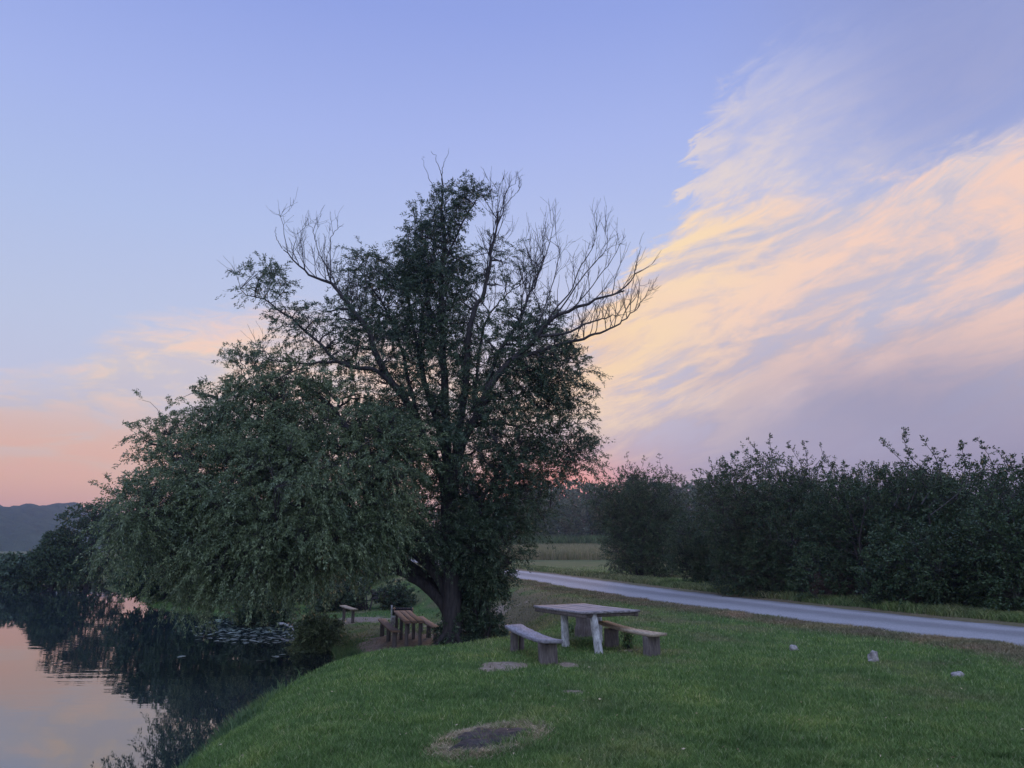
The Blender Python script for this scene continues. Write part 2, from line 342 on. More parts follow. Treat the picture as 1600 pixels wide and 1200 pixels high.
def masks(x, y):
    rd = roaddist(x, y)
    dirt = np.maximum.reduce([ell(x, y, -3.4, 25.3, 1.7, 3.2), ell(x, y, -6.3, 33.3, 1.6, 1.6)*.9, ell(x, y, -.16, 13.3, .40, .62), ell(x, y, .98, 13.5, .2, .35)*.75,
        ell(x, y, .86, 10.9, .2, .14)*.8, ell(x, y, ASH[0], ASH[1], .48, .7)*.8, ell(x, y, 2.2, 15.3, .3, .5)*.6, ell(x, y, -1.6, 31, 2, 3)*.7])
    dirt = np.clip(dirt*1.8-2.2*fnoise(x, y, .3)+.5, 0, 1)*(dirt > 0)*sstep(dirt, 0, .25)
    ed = rd-RWID+(fnoise(x, y, .9)-.5)*.9
    dry = (1-sstep(ed, .1, 1.9))*(.6+.4*vnoise(x, y, .6))
    dry = np.maximum(dry, .55*sstep(fnoise(x, y, 2.3), .52, .75)*sstep(y, 12, 22))
    dry = np.maximum(dry, .75*ell(x, y, .3, 31, 3.0, 7)*sstep(fnoise(x, y, 1.7), .3, .55))
    dry = np.maximum(dry, .35*sstep(y, 45, 70)); dry = np.maximum(dry, .42*sstep(fnoise(x+9, y, 1.5), .5, .8)*sstep(x, -2, 3))
    return dirt, np.clip(dry, 0, 1), rd
def spaced(segs):
    out = [segs[0][0]]
    for a, b, s0, s1 in segs:
        p = a
        while p < b:
            p += s0+(s1-s0)*(p-a)/(b-a); out.append(min(p, b))
    return np.unique(out)
xs = spaced([(-1000, -120, 80, 20), (-120, -14, 8, .5), (-14, 16, .16, .16), (16, 80, .4, 5), (80, 1000, 10, 80)])
ys = spaced([(-60, 3, 5, .4), (3, 40, .13, .25), (40, 80, .3, 1), (80, 300, 2, 8), (300, 1060, 10, 60)])
X, Y_ = np.meshgrid(xs, ys); Z = terrain(X, Y_); di, dr, rd = masks(X, Y_)
Z = np.where(Z > .05, Z-.07*(1-sstep(rd, RWID-.5, RWID-.1)), Z)
nx, ny = len(xs), len(ys); idx = np.arange(nx*ny).reshape(ny, nx)
Fq = np.stack([idx[:-1, :-1], idx[:-1, 1:], idx[1:, 1:], idx[1:, :-1]], -1).reshape(-1, 4)
print('terrain', nx*ny)
ground = link('ground', npmesh('ground', np.stack([X, Y_, Z], -1).reshape(-1, 3), Fq, True, {'dirt': di.ravel(), 'dry': dr.ravel()}), MT['ground']); tag(ground, kind='structure')
# road sheet
tn = unit(np.gradient(RC, axis=0)); nr = np.stack([tn[:, 1], -tn[:, 0]], -1); KA = 25; av = np.linspace(-1, 1, KA)
jl = (fnoise(RC[:, 0]*3, RC[:, 1]*3, 1.0)-.5)*.7; jr = (fnoise(RC[:, 0]*3+40, RC[:, 1]*3, 1.0)-.5)*.7
RP = RC[:, None, :]+nr[:, None, :]*(av[None, :, None]*RWID+np.where(av < 0, jl[:, None]*np.abs(av), jr[:, None]*np.abs(av))[..., None])
RZ = terrain(RP[..., 0], RP[..., 1], False)-.035+.045*np.cos(av*1.57)[None]+(fnoise(RP[..., 0], RP[..., 1], .5)-.5)*.03
ri = np.arange(len(RC)*KA).reshape(len(RC), KA); RF = np.stack([ri[:-1, :-1], ri[:-1, 1:], ri[1:, 1:], ri[1:, :-1]], -1).reshape(-1, 4)
road = link('road', npmesh('road', np.concatenate([RP, RZ[..., None]], -1).reshape(-1, 3), RF, True, {'across': np.broadcast_to((av+1)/2, RZ.shape).ravel()}), MT['road']); tag(road, kind='structure')
wx = np.linspace(-420, 0, 3); wy = np.linspace(-60, 130, 3); WX, WY = np.meshgrid(wx, wy)
water = link('water', npmesh('water', np.stack([WX, WY, WX*0], -1).reshape(-1, 3), [[0,1,4,3],[1,2,5,4],[3,4,7,6],[4,5,8,7]]), MT['water']); tag(water, kind='structure')
# distant wooded ridge
def ridge():
    a = np.linspace(-75, 62, 620); pr = np.linspace(0, 1, 26); A, R = np.meshgrid(np.radians(a), pr)
    D = 520+R*420; x, y = np.sin(A)*D, np.cos(A)*D; ad = np.degrees(A)
    top = 27*(1-sstep(ad, -33, -18)*.72)+4*(fnoise(ad, ad*0, 5)-.5)
    h = top*np.sin(np.clip(R, 0, 1)*np.pi)**.7
    lump = (9.0*vnoise(x, y, 17)**1.5+4*vnoise(x, y, 6))*sstep(h, 2, 8)
    Z_ = terrain(x, y, False)-1+h+lump; n_, m_ = A.shape; q = np.arange(n_*m_).reshape(n_, m_)
    Fr = np.stack([q[:-1, :-1], q[:-1, 1:], q[1:, 1:], q[1:, :-1]], -1).reshape(-1, 4)
    o = link('hill', npmesh('hill', np.stack([x, y, Z_], -1).reshape(-1, 3), Fr), mat('ridge_woods', lambda t, o_: pbsdf(t, o_, tramp(t, tnoise(t, .12, 6), [(.3, (.03, .05, .03)), (.7, (.06, .09, .05))]), 1, tnoise(t, .3, 5), 1, 3, 0)))
    tag(o, kind='structure')
ridge()
# ------------------------------------------------------------------ plants
def tubes(P, R, sides=5):
    """P (n,k,3), R (n,k) -> verts, quads"""
    n, k, _ = P.shape; T = unit(np.gradient(P, axis=1)); ref = np.where(np.abs(unit(P[:, -1]-P[:, 0])[:, 2:3]) > .8, np.array([[1., 0, 0]]), np.array([[0, 0, 1.]]))[:, None]
    U = unit(np.cross(T, ref)); V_ = np.cross(T, U); an = np.arange(sides)*2*np.pi/sides
    ring = P[:, :, None]+R[:, :, None, None]*(U[:, :, None]*np.cos(an)[:, None]+V_[:, :, None]*np.sin(an)[:, None])
    ii = np.arange(n*k*sides).reshape(n, k, sides); a = ii[:, :-1]; b = ii[:, 1:]
    q = np.stack([a, np.roll(a, -1, 2), np.roll(b, -1, 2), b], -1).reshape(-1, 4); return ring.reshape(-1, 3), q
def merge(parts):
    vs, fs, o = [], [], 0
    for v_, f_ in parts: vs.append(v_); fs.append(f_+o); o += len(v_)
    return np.concatenate(vs), np.concatenate(fs)
def leaves(P, D, L, n, ll, lw, droop=.4, spread=.8, hang=.3):
    """shoots at P heading D of length L, n leaves each -> diamond quads"""
    m = len(P); t = rng.random((m, n)); t = t**.8
    pos = P[:, None]+D[:, None]*(L[:, None]*t)[..., None]; pos[..., 2] -= droop*t*t*L[:, None]
    pos += rng.normal(0, .025, pos.shape)
    ax = D[:, None]+rng.normal(0, spread, (m, n, 3)); ax[..., 2] -= hang+droop*t; ax = unit(ax)
    sd_ = unit(np.cross(ax, rng.normal(0, 1, (m, n, 3)))); s = ll*(.6+.8*rng.random((m, n, 1))); w = lw*(.7+.6*rng.random((m, n, 1)))
    a = pos; b = pos+ax*s*.45+sd_*w/2; c = pos+ax*s; d = pos+ax*s*.45-sd_*w/2
    V_ = np.stack([a, b, c, d], 2).reshape(-1, 3); return V_, np.arange(len(V_)).reshape(-1, 4)
class Wood:
    def __init__(s): s.P = []; s.R = []; s.nodes = []; s.rad = []
    def limb(s, pts, r0, r1, n=24, jit=.03, keep=True, p=1.0):
        Q = resample(pts, n); Q = Q+rng.normal(0, jit, Q.shape)*np.linspace(0, 1, n)[:, None]
        R = r0+(r1-r0)*np.linspace(0, 1, n)**p; s.P.append((Q, R)); 
        if keep: s.nodes += list(Q); s.rad += list(R)
        return Q
    def grow(s, T, k=7, r0=.05, re=.008, up=.15, below=1.2, keep=True, wig=.06):
        nd = np.array(s.nodes); ra = np.array(s.rad); Q = []; R = []
        T = np.asarray(T)
        for c in range(0, len(T), 400):
            t_ = T[c:c+400]; d = np.linalg.norm(t_[:, None]-nd[None], axis=2)+below*np.maximum(0, nd[None, :, 2]-t_[:, None, 2]+.1)
            j = d.argmin(1); a = nd[j]; L = np.linalg.norm(t_-a, axis=1)[:, None]
            mid = (a+t_)/2+rng.normal(0, 1, a.shape)*L*.1+np.array([0, 0, 1])*L*up
            tt = np.linspace(0, 1, k)[None, :, None]; B = (1-tt)**2*a[:, None]+2*tt*(1-tt)*mid[:, None]+tt**2*t_[:, None]
            B[:, 1:-1] += rng.normal(0, 1, B[:, 1:-1].shape)*L[:, None]*wig*.5
            rr = np.minimum(ra[j]*.75, r0*(.4+.4*L[:, 0])); rr = np.maximum(rr, re)
            Q.append(B); R.append(rr[:, None]+(re-rr[:, None])*np.linspace(0, 1, k)[None])
        Q = np.concatenate(Q); R = np.concatenate(R)
        if keep: s.nodes += list(Q[:, 1:].reshape(-1, 3)); s.rad += list(R[:, 1:].ravel())
        s.P.append((Q, R)); return Q
    def mesh(s, big=9, small=4):
        parts = []
        for Q, R in s.P:
            if Q.ndim == 2: parts.append(tubes(Q[None], R[None], big))
            else: parts.append(tubes(Q, R, small if R.max() < .03 else 5))
        return merge(parts)
def inblob(b, n, shell=.5):
    c, r = b; d = unit(rng.normal(0, 1, (n, 3))); q = rng.random((n, 1))**(1/3*(1-shell)+.02 if shell < 1 else .02)
    return c+d*q*r
def blob(px, py, rx, ry, Y, ry3=None):
    m = mpp(Y); return (Wp(px, py, Y), np.array((rx*m, (ry3 or rx*.8)*m if not ry3 or ry3 > 20 else ry3, ry*m)))
def shoot_dirs(T, Q, C, out_w=.5, rnd=.5, up=0.0):
    d = unit(T-Q[:, -2])*.7+unit(T-C)*out_w+rng.normal(0, rnd, T.shape); d[:, 2] += up; return unit(d)
def plant(name, loc, label, cat, wood, leafparts, lmat, group=None, wname='trunk', cname='crown', wmat='bark'):
    root = empty(name, loc); tag(root, label, cat, group)
    v_, f_ = wood.mesh(); link(wname, npmesh(wname, v_, f_, True), MT[wmat], root)
    v_, f_ = merge(leafparts); link(cname, npmesh(cname, v_, f_), MT[lmat], root)
    print(name, 'leaves', len(f_)); return root

def whips(w, base, d, L, r, depth, ben=.35, k=6):
    """bare curving shoots that bend upward, recursive, batched by caller"""
    Q = []; R = []
    def rec(p, d, L, r, dep):
        pts = [p]; dd = d.copy(); st_ = L/(k-1)
        for i in range(k-1):
            dd = unit(dd+np.array((0, 0, ben*.26))+rng.normal(0, .16, 3)); pts.append(pts[-1]+dd*st_)
        Q.append(pts); R.append(np.linspace(r, max(.003, r*.3), k))
        if dep > 0:
            for i in range(rng.integers(3, 6)):
                j = rng.integers(1, k-1); q = np.array(pts[j]); t_ = unit(np.array(pts[j+1])-q)
                nd = unit(t_+rng.normal(0, .5, 3)+np.array((0, 0, .1))); rec(q, nd, L*rng.uniform(.35, .7), max(.0035, r*.5), dep-1)
    rec(np.array(base), unit(np.array(d, float)), L, r, depth); w.P.append((np.array(Q), np.array(R)))

def reseed(k):
    global rng
    rng = np.random.default_rng(k)
def main_willow():
    reseed(11)
    w = Wood(); Y0 = 23.4
    def T(pts, d0=0., d1=0.): 
        n = len(pts); return [Wp(px, py, Y0+d0+(d1-d0)*i/(n-1)) for i, (px, py) in enumerate(pts)]
    base = Wp(706, 1004, Y0)
    w.limb(T([(707,1014),(707,960),(706,900),(702,840),(700,780),(699,735)]), .33, .22, 40, .012, p=.5)
    # root flare
    for a in np.arange(0, 6.3, .9):
        w.limb([base+np.array((0, 0, .55)), base+np.array((math.cos(a)*.26, math.sin(a)*.26, .18)), base+np.array((math.cos(a)*.55, math.sin(a)*.55, -.12))], .16, .06, 8, .01, keep=False)
    L = {}
    def limb(key, pts, r0, r1, d0=0., d1=0., n=26, jit=.03): L[key] = w.limb(T(pts, d0, d1), r0, r1, n, jit); return L[key]
    limb('lead', [(699,750),(698,690),(694,600),(690,520),(689,440),(694,380),(690,315)], .17, .035, 0, .4)
    limb('leadtip', [(690,340),(692,290),(686,262),(674,233)], .022, .004, .4, .5); limb('lt2', [(690,315),(691,275),(694,255),(702,233)], .018, .003, .4, .2)
    limb('lt3', [(692,350),(680,300),(668,272),(660,245)], .018, .003, .4, .9)
    limb('lead2', [(698,720),(680,650),(662,590),(656,530),(664,470),(676,420),(680,360)], .12, .022, 0, 1.2)
    limb('top', [(691,420),(705,385),(725,345),(748,300),(750,290)], .045, .006, .3, -.4)
    limb('R1', [(706,770),(716,680),(728,600),(732,537),(739,489),(755,460),(764,423),(771,378),(780,331)], .14, .022, 0, -1.0)
    limb('R2', [(704,800),(720,700),(745,650),(768,600),(800,562),(831,537),(863,499),(894,483),(935,467),(977,454)], .15, .022, 0, -2.0, 34)
    limb('R2t', [(960,460),(985,440),(996,410),(1002,385)], .025, .004, -1.9, -2.1)
    limb('R3', [(800,562),(840,550),(878,537),(901,532),(932,521),(958,511),(980,495),(1000,476)], .07, .010, -1.0, -.6)
    limb('R4', [(845,525),(882,521),(913,508),(945,497),(977,489)], .05, .008, -1.4, -1.8)
    limb('R5', [(745,650),(775,560),(800,520),(818,489),(826,462),(837,442),(850,400)], .07, .012, -.6, .3)
    limb('R6', [(740,640),(748,560),(760,500),(790,462),(818,440)], .055, .01, -.3, 1.3)
    limb('L1', [(699,800),(690,740),(660,680),(632,622),(606,590),(587,552),(574,514),(555,489),(533,461),(517,442),(492,432),(467,416),(441,388)], .15, .014, 0, -.8, 36)
    limb('L1t', [(441,388),(432,372),(430,355)], .014, .004, -.8, -.9)
    limb('L1b', [(533,461),(517,440),(510,415),(498,397),(492,369),(479,340)], .03, .004, -.7, -1.0); limb('L1c', [(517,442),(516,410),(519,369),(536,350)], .022, .004, -.7, -.3)
    limb('L2', [(612,600),(587,578),(562,575),(543,572),(520,560),(505,543),(479,518),(451,495),(432,480),(416,470),(381,457),(368,446)], .075, .007, -.3, -1.8, 30)
    limb('L3', [(560,575),(530,566),(489,568),(463,578),(440,590)], .05, .012, -.5, -1.6); limb('L3b', [(489,568),(450,566),(416,560),(398,540)], .025, .004, -1.0, -1.5)
    limb('L4', [(660,680),(640,600),(625,540),(600,480),(575,440),(552,400)], .07, .01, 0, 1.5); limb('L5', [(656,560),(640,480),(632,420),(640,360)], .07, .01, .8, 2.0)
    for i_, (pts, r_, d0_, d1_) in enumerate([([(863,499),(885,470),(905,440),(925,415),(943,396),(949,374),(938,345)], .026, -1.5, -1.0), ([(850,510),(870,480),(893,454),(905,420),(920,395),(931,370),(930,345)], .028, -1.3, -1.9),
        ([(835,530),(848,488),(862,450),(869,420),(873,390),(866,348)], .024, -1.0, -.2), ([(818,489),(830,450),(845,420),(851,388),(846,360)], .02, -.6, .4), ([(894,483),(915,460),(937,430),(955,408),(966,385),(963,362)], .018, -1.7, -2.2),
        ([(764,423),(772,370),(783,330),(791,300),(806,284)], .022, -.9, -1.3), ([(771,378),(770,330),(766,300),(763,280)], .014, -.9, -.4), ([(780,331),(797,312),(810,296),(812,276)], .012, -1.0, -1.5), ([(850,505),(840,470),(822,430),(826,395)], .016, -1.2, -1.6),
        ([(901,532),(905,500),(899,470),(912,440)], .014, -1.0, -.7), ([(958,511),(953,500),(955,490)], .012, -.7, -.7)]): limb('U%d' % i_, pts, r_, .004, d0_, d1_, 18, .02)
    # low limbs leaning over the picnic place
    limb('K1', [(708,985),(697,950),(672,922),(640,900),(606,884),(575,850),(520,800)], .21, .09, .1, .8); limb('K2', [(706,950),(685,905),(655,872),(625,845),(585,795),(540,740)], .14, .06, .3, -.6)
    limb('K3', [(700,930),(680,890),(650,840),(620,760),(600,690)], .14, .05, .4, 1.2); limb('K4', [(708,920),(725,860),(745,800),(775,740)], .12, .04, .3, -.6)
    # bare whips along the dead right-hand and upper limbs
    def along(key, n, Ls, r, f0=.35, depth=1, lean=(0, 0, .9), out=0.5):
        Q = L[key]; m = len(Q)
        for i in range(n):
            f = f0+(1-f0)*(i+rng.random())/n; j = min(m-2, int(f*(m-1))); t_ = unit(Q[j+1]-Q[j])
            d = t_*out+np.array(lean)+rng.normal(0, .3, 3)*np.array((1, 1, .3)); whips(w, Q[j], d, Ls*rng.uniform(.6, 1.15), r, depth)
    along('R2', 13, 1.5, .014, .5, 1); [along('U%d' % i_, n_, L_, .008, .3, 1, (0, 0, .7), .8) for i_, n_, L_ in ((0, 10, .9), (1, 10, .9), (2, 10, .9), (3, 8, .8), (4, 6, .7), (5, 6, .6), (6, 4, .5), (7, 4, .4), (8, 5, .6), (9, 3, .5))]; along('R3', 13, 1.1, .014, .4, 2); along('R4', 9, 1.0, .012, .3, 1); along('R5', 14, 1.7, .016, .45, 2)
    along('R1', 11, 1.4, .018, .62, 2); along('R2t', 4, .6, .007, .2, 0); along('L1', 18, 1.4, .013, .5, 2, (-.1, 0, .8)); along('L1b', 5, .7, .008, .2, 1); along('L1c', 5, .6, .007, .2, 1)
    along('L3b', 7, .8, .008, .1, 1); along('lead', 4, 1.0, .01, .75, 1); along('L2', 8, .8, .01, .4, 1); along('top', 3, .6, .007, .5, 0); along('R6', 8, 1.5, .012, .5, 2)
    # foliage masses
    B = [(blob(672,400,50,66,Y0+.6), 26, 430), (blob(645,480,75,80,Y0+1), 34, 560), (blob(706,325,24,46,Y0), 10, 130), (blob(668,340,26,30,Y0+.5), 6, 70), (blob(735,308,16,16,Y0-.3), 4, 30), (blob(610,420,50,36,Y0+1), 12, 130), (blob(590,470,60,70,Y0+1), 20, 230), (blob(560,420,30,35,Y0+1), 6, 55), (blob(700,480,55,90,Y0), 26, 420),
         (blob(770,420,50,55,Y0), 10, 70), (blob(740,300,18,14,Y0-.3), 3, 26), (blob(520,520,62,50,Y0-.5), 18, 170), (blob(412,440,40,28,Y0-1.7), 9, 75), (blob(455,500,36,22,Y0-1.2), 6, 45), (blob(600,560,75,60,Y0), 22, 260),
         (blob(680,600,90,100,Y0+.5), 40, 520), (blob(780,560,70,80,Y0), 30, 360), (blob(840,560,62,62,Y0-.5), 26, 340), (blob(880,590,38,55,Y0-.4), 14, 190), (blob(830,500,45,35,Y0), 12, 110),
         (blob(800,650,85,75,Y0), 34, 430), (blob(875,670,50,58,Y0), 20, 240), (blob(905,715,26,30,Y0), 8, 70), (blob(740,700,85,90,Y0-.4), 36, 520), (blob(640,690,80,90,Y0), 34, 460), (blob(830,730,65,38,Y0), 18, 220), (blob(760,790,52,70,Y0), 26, 330), (blob(700,800,60,80,Y0+1.2), 24, 300), (blob(690,870,46,34,Y0+2), 10, 120), (blob(815,790,50,45,Y0), 14, 200), (blob(775,840,46,50,Y0-.3), 14, 220), (blob(665,845,40,30,Y0-.8), 8, 110), (blob(730,830,40,40,Y0-.6), 10, 150), (blob(745,900,40,40,Y0+2.5), 10, 130)]
    lv = []; Bs = [b for b, _, _ in B]
    for b, n1, _ in B: w.grow(inblob(b, n1, .3), r0=.06, re=.012, up=.1)
    for b, n1, n2 in B:
        Tt = inblob(b, n2, .25); Q = w.grow(Tt, k=5, r0=.012, re=.004, keep=False)
        lv.append(leaves(Tt, shoot_dirs(Tt, Q, b[0], .3, .5, .1), rng.uniform(.35, .8, n2), 46, .085, .025, .35, .6, .25))
    # sparse sprays on the half-bare limbs
    return plant('willow_tree', base, 'tall old willow with half-bare upper branches standing beside the lower picnic table', 'tree', w, lv, 'leaf_a')
main_willow()

def weeping():
    reseed(12)
    w = Wood(); Y0 = 22.6; base = Wp(709, 985, 24.6); base[2] = terrain(base[0], base[1], False)-.1
    T = lambda pts, d0=0., d1=0.: [Wp(px, py, Y0+d0+(d1-d0)*i/(len(pts)-1)) for i, (px, py) in enumerate(pts)]
    w.limb([base]+T([(699,950),(676,915),(640,885),(607,868),(560,820),(500,760),(430,710),(350,690)], 1.9, -.5), .25, .07, 44, .02)
    w.limb(T([(610,880),(580,790),(560,700),(520,640),(470,600)], 0, .5), .2, .04); w.limb(T([(560,820),(450,790),(330,790),(230,800),(170,810)], -.2, -1), .16, .03)
    w.limb(T([(500,760),(420,680),(350,630),(300,610)], -.2, 1), .12, .03); w.limb(T([(430,710),(330,720),(260,700),(225,690)], -.4, .3), .09, .02)
    w.limb(T([(610,880),(540,830),(460,800),(380,790)], 0, 6), .14, .04); w.limb(T([(610,880),(570,850),(500,850),(420,860)], 0, -1.8), .12, .03); w.limb(T([(580,790),(600,720),(615,650)], 0, -1), .12, .03)
    B = [(blob(523,680,98,88,Y0), 46), (blob(428,655,79,75,Y0+.3), 36), (blob(378,690,70,70,Y0), 30), (blob(482,770,122,95,Y0-1.2), 56), (blob(590,735,65,85,Y0-1), 32), (blob(382,785,112,85,Y0-.8), 50), (blob(296,760,56,55,Y0-1), 22),
         (blob(234,800,45,36,Y0-2.5), 14), (blob(259,700,24,34,Y0), 7), (blob(289,735,37,38,Y0), 10), (blob(386,585,35,22,Y0+.4), 8), (blob(469,598,47,34,Y0), 13), (blob(344,645,33,34,Y0), 10), (blob(319,858,54,50,Y0-1.5), 22), (blob(403,865,89,48,Y0-1.5), 32), (blob(498,845,79,45,Y0-1.6), 30), (blob(570,812,51,48,Y0-1.3), 20), (blob(194,830,26,22,Y0-2.5), 6), (blob(302,905,37,24,Y0-1.5), 8),
         (blob(490,700,103,90,Y0+4.5), 22), (blob(391,750,94,95,Y0+5), 22), (blob(354,840,75,70,Y0+5.5), 20), (blob(449,840,94,65,Y0+5.5), 22), (blob(540,790,75,75,Y0+4), 16), (blob(416,880,103,30,Y0+7), 16), (blob(304,790,42,45,Y0+3), 9)]
    lv = []; 
    for b, n1 in B: w.grow(inblob(b, n1, .5), r0=.05, re=.012, up=.25)
    for b, n1 in B:
        n2 = int(n1*13); ce = inblob(b, max(6, n2//14), .6); Tt = ce[rng.integers(0, len(ce), n2)]+rng.normal(0, .27, (n2, 3)); dl = unit(Tt-b[0])
        Q = w.grow(Tt, k=5, r0=.012, re=.004, keep=False, up=.2, below=.6)
        d = unit(dl*.55+np.array((0, 0, -.15))+rng.normal(0, .3, Tt.shape)); up_ = Tt[:, 2:3] > b[0][2]+b[1][2]*.45; d = np.where(up_, unit(d+np.array((0, 0, .5))), d)
        lv.append(leaves(Tt, d, rng.uniform(.35, .8, n2), 58, .085, .027, .45, .75, .45))
    return plant('willow_tree', base, 'broad leafy willow leaning out over the lake, its drooping boughs almost touching the water', 'tree', w, lv, 'leaf_b')
weeping()

def bush(name, px, base_py, Yd, wpx, toppy, label, cat, group=None, lmat='leaf_hedge', dens=1.0, ll=.09, lw=.05, spikes=(), low=0, z=None, hang=0.0, wname='stem', cname='foliage', depth=None):
    """rounded shrub: px centre, width and top in picture pixels at distance Yd"""
    reseed(1000+int(px)); m = mpp(Yd); c0 = Wp(px, 600, Yd)[:2]; zb = float(terrain(c0[0], c0[1], False)) if z is None else z; zt = Wp(px, toppy, Yd)[2]; h = zt-zb; rw = wpx*m/2; rd_ = depth or rw*.8
    w = Wood(); base = np.array((c0[0], c0[1], zb)); ns = max(4, int(rw*2.2))
    for i in range(ns):
        a = rng.uniform(0, 6.28); s = rng.uniform(.1, .6); e = base+np.array((math.cos(a)*rw*s, math.sin(a)*rd_*s, h*rng.uniform(.45, .8)))
        b0 = base+np.array((math.cos(a)*rw*.35*s, math.sin(a)*rd_*.35*s, -.08)); w.limb([b0, (b0+e)/2+rng.normal(0, .12, 3), e], .035+.008*h, .015, 8, .03)
    rw *= 1.22; B = []; k = max(9, int(17*rw*h/8))
    for i in range(k):
        a = rng.uniform(0, 6.28); s = math.sqrt(rng.random())*.8; fz = rng.uniform(.06+low, .88); cc_ = base+np.array((math.cos(a)*rw*s, math.sin(a)*rd_*s, h*fz*(1-.12*s)))
        B.append((cc_, np.array((rw*.36, rd_*.36, h*.22))*rng.uniform(.75, 1.25)))
    lv = []
    n1 = max(4, int(10*dens)); n2 = int(150*dens*max(.6, rw*h/8*13/k)/1.15)
    for b in B: w.grow(inblob(b, n1, .3), r0=.03, re=.008)
    for b in B:
        Tt = inblob(b, n2, .45); Tt[:, 2] = np.maximum(Tt[:, 2], zb+.1); Q = w.grow(Tt, k=4, r0=.008, re=.003, keep=False)
        lv.append(leaves(Tt, shoot_dirs(Tt, Q, b[0], .4, .4, .15-hang), rng.uniform(.25, .6, n2), 26, ll*.88, lw*.88, .1+hang, .8, hang))
    for sx_, sy_, r_ in spikes:         # leafy sprays standing above the outline
        tip = Wp(sx_, sy_, Yd+rng.uniform(-.6, .6)*rd_*.4); hs = r_*m*3.2; ft = tip+np.array((rng.uniform(-.9, .9)*hs, rng.normal(0, .15), -hs)); md = (tip+ft)/2+np.array((rng.normal(0, .16)*hs, 0, 0))
        Q = w.limb([ft, md, tip], .018, .004, 12, .012)
        for j in range(1, 12):
            for q in range(rng.integers(1, 4)):
                a = rng.normal(0, 1, 3); a[2] = abs(a[2])*.5+rng.uniform(0, .6); a = unit(a); Lq = r_*m*rng.uniform(.3, .65)*(1.25-j/12); P0 = Q[j]
                w.P.append((np.array([[P0, P0+a*Lq*.5, P0+a*Lq]]), np.array([[.006, .004, .003]])))
                lv.append(leaves(np.array([P0]), np.array([a]), np.array([Lq]), 13, ll*.85, lw*.75, .05, .6, 0))
    return plant(name, base, label, cat, w, lv, lmat, group, wname, cname)

HG = 'hedge bushes along the far side of the gravel road'
bush('hedge_bush', 990, 885, 46, 112, 738, 'rounded bush with fine upright twigs at the left end of the roadside hedge', 'bush', HG, spikes=[(955,712,26),(978,710,26),(1008,714,26),(1030,712,24),(1050,732,22),(940,728,22),(1062,745,20),(925,755,18)], ll=.1, lw=.04, dens=1.6, low=.1)
bush('hedge_bush', 1085, 905, 38, 76, 792, 'low dark bush filling the dip in the hedge beside the rounded bush', 'bush', HG, ll=.085, lw=.045, dens=1.3)
bush('hedge_bush', 1205, 935, 30, 190, 722, 'tall dark bush with ragged arching sprays above the brown brush heap', 'bush', HG, spikes=[(1150,708,30),(1170,688,24),(1202,682,26),(1232,694,28),(1255,690,26),(1280,696,24),(1290,712,22),(1125,728,24),(1108,742,18)], ll=.085, lw=.045, dens=1.6, depth=2.0)
bush('hedge_bush', 1330, 945, 27, 170, 730, 'greener flat-topped bush in the middle of the hedge', 'bush', HG, ll=.085, lw=.045, dens=1.5, spikes=[(1320,722,18),(1350,726,18),(1372,728,16)], depth=1.8)
bush('hedge_bush', 1440, 955, 24.5, 180, 738, 'dark bush with two lone leafy sprays rising above it', 'bush', HG, spikes=[(1374,688,24),(1412,672,26),(1420,705,26),(1442,686,22),(1452,716,24)], ll=.09, lw=.05, dens=1.6, depth=1.8)
bush('hedge_bush', 1560, 965, 22.5, 210, 742, 'dense dark bush at the right edge with bushy leafy tips on top', 'bush', HG, spikes=[(1475,708,24),(1500,690,28),(1528,688,28),(1555,700,26),(1585,712,26),(1600,718,20),(1515,712,28),(1545,716,28)], ll=.09, lw=.05, dens=1.6, depth=1.8)
bush('hedge_bush', 1730, 985, 20.5, 200, 730, 'broad dark bush continuing the hedge just past the right edge', 'bush', HG, ll=.09, lw=.05, dens=1.2, depth=1.8)
bush('hedge_bush', 1145, 920, 36, 90, 768, 'shadowy bush set back between the low dark bush and the tall ragged one', 'bush', HG, ll=.085, lw=.045, dens=1.5)
bush('hedge_bush', 1285, 940, 31, 130, 738, 'dim bush set back behind the brown brush heap', 'bush', HG, ll=.085, lw=.045, dens=1.5, depth=1.6)
bush('hedge_bush', 1500, 955, 26, 150, 735, 'dim bush set back between the two bushes topped with leafy tips', 'bush', HG, ll=.085, lw=.045, dens=1.5, depth=1.6)
bush('willow_bush', 752, 985, 23.6, 78, 855, 'pale green bushy willow shoots growing against the right side of the old trunk', 'bush', None, 'leaf_a', 1.6, .12, .04, hang=.3, spikes=[(775,862,18),(745,850,18)])
bush('shore_bush', 516, 1000, 25.5, 46, 956, 'low green bush on the lake shore behind the lily pads', 'bush', None, 'leaf_b', .9, .13, .045, z=.1, hang=.2)
bush('shore_bush', 440, 965, 34, 80, 934, 'low dim bush in the shade under the drooping willow boughs', 'bush', None, 'leaf_a', 1.2, .12, .06, z=.1)
bush('bank_bush', 590, 935, 38, 130, 905, 'shaded brushwood at the back of the lower picnic place', 'bush', None, 'leaf_a', 1.0, .14, .07)
bush('dead_brush', 1276, 938, 27.6, 34, 908, 'small heap of rusty brown dead brush at the foot of the hedge', 'brush heap', None, 'brush', .8, .08, .04, z=None)
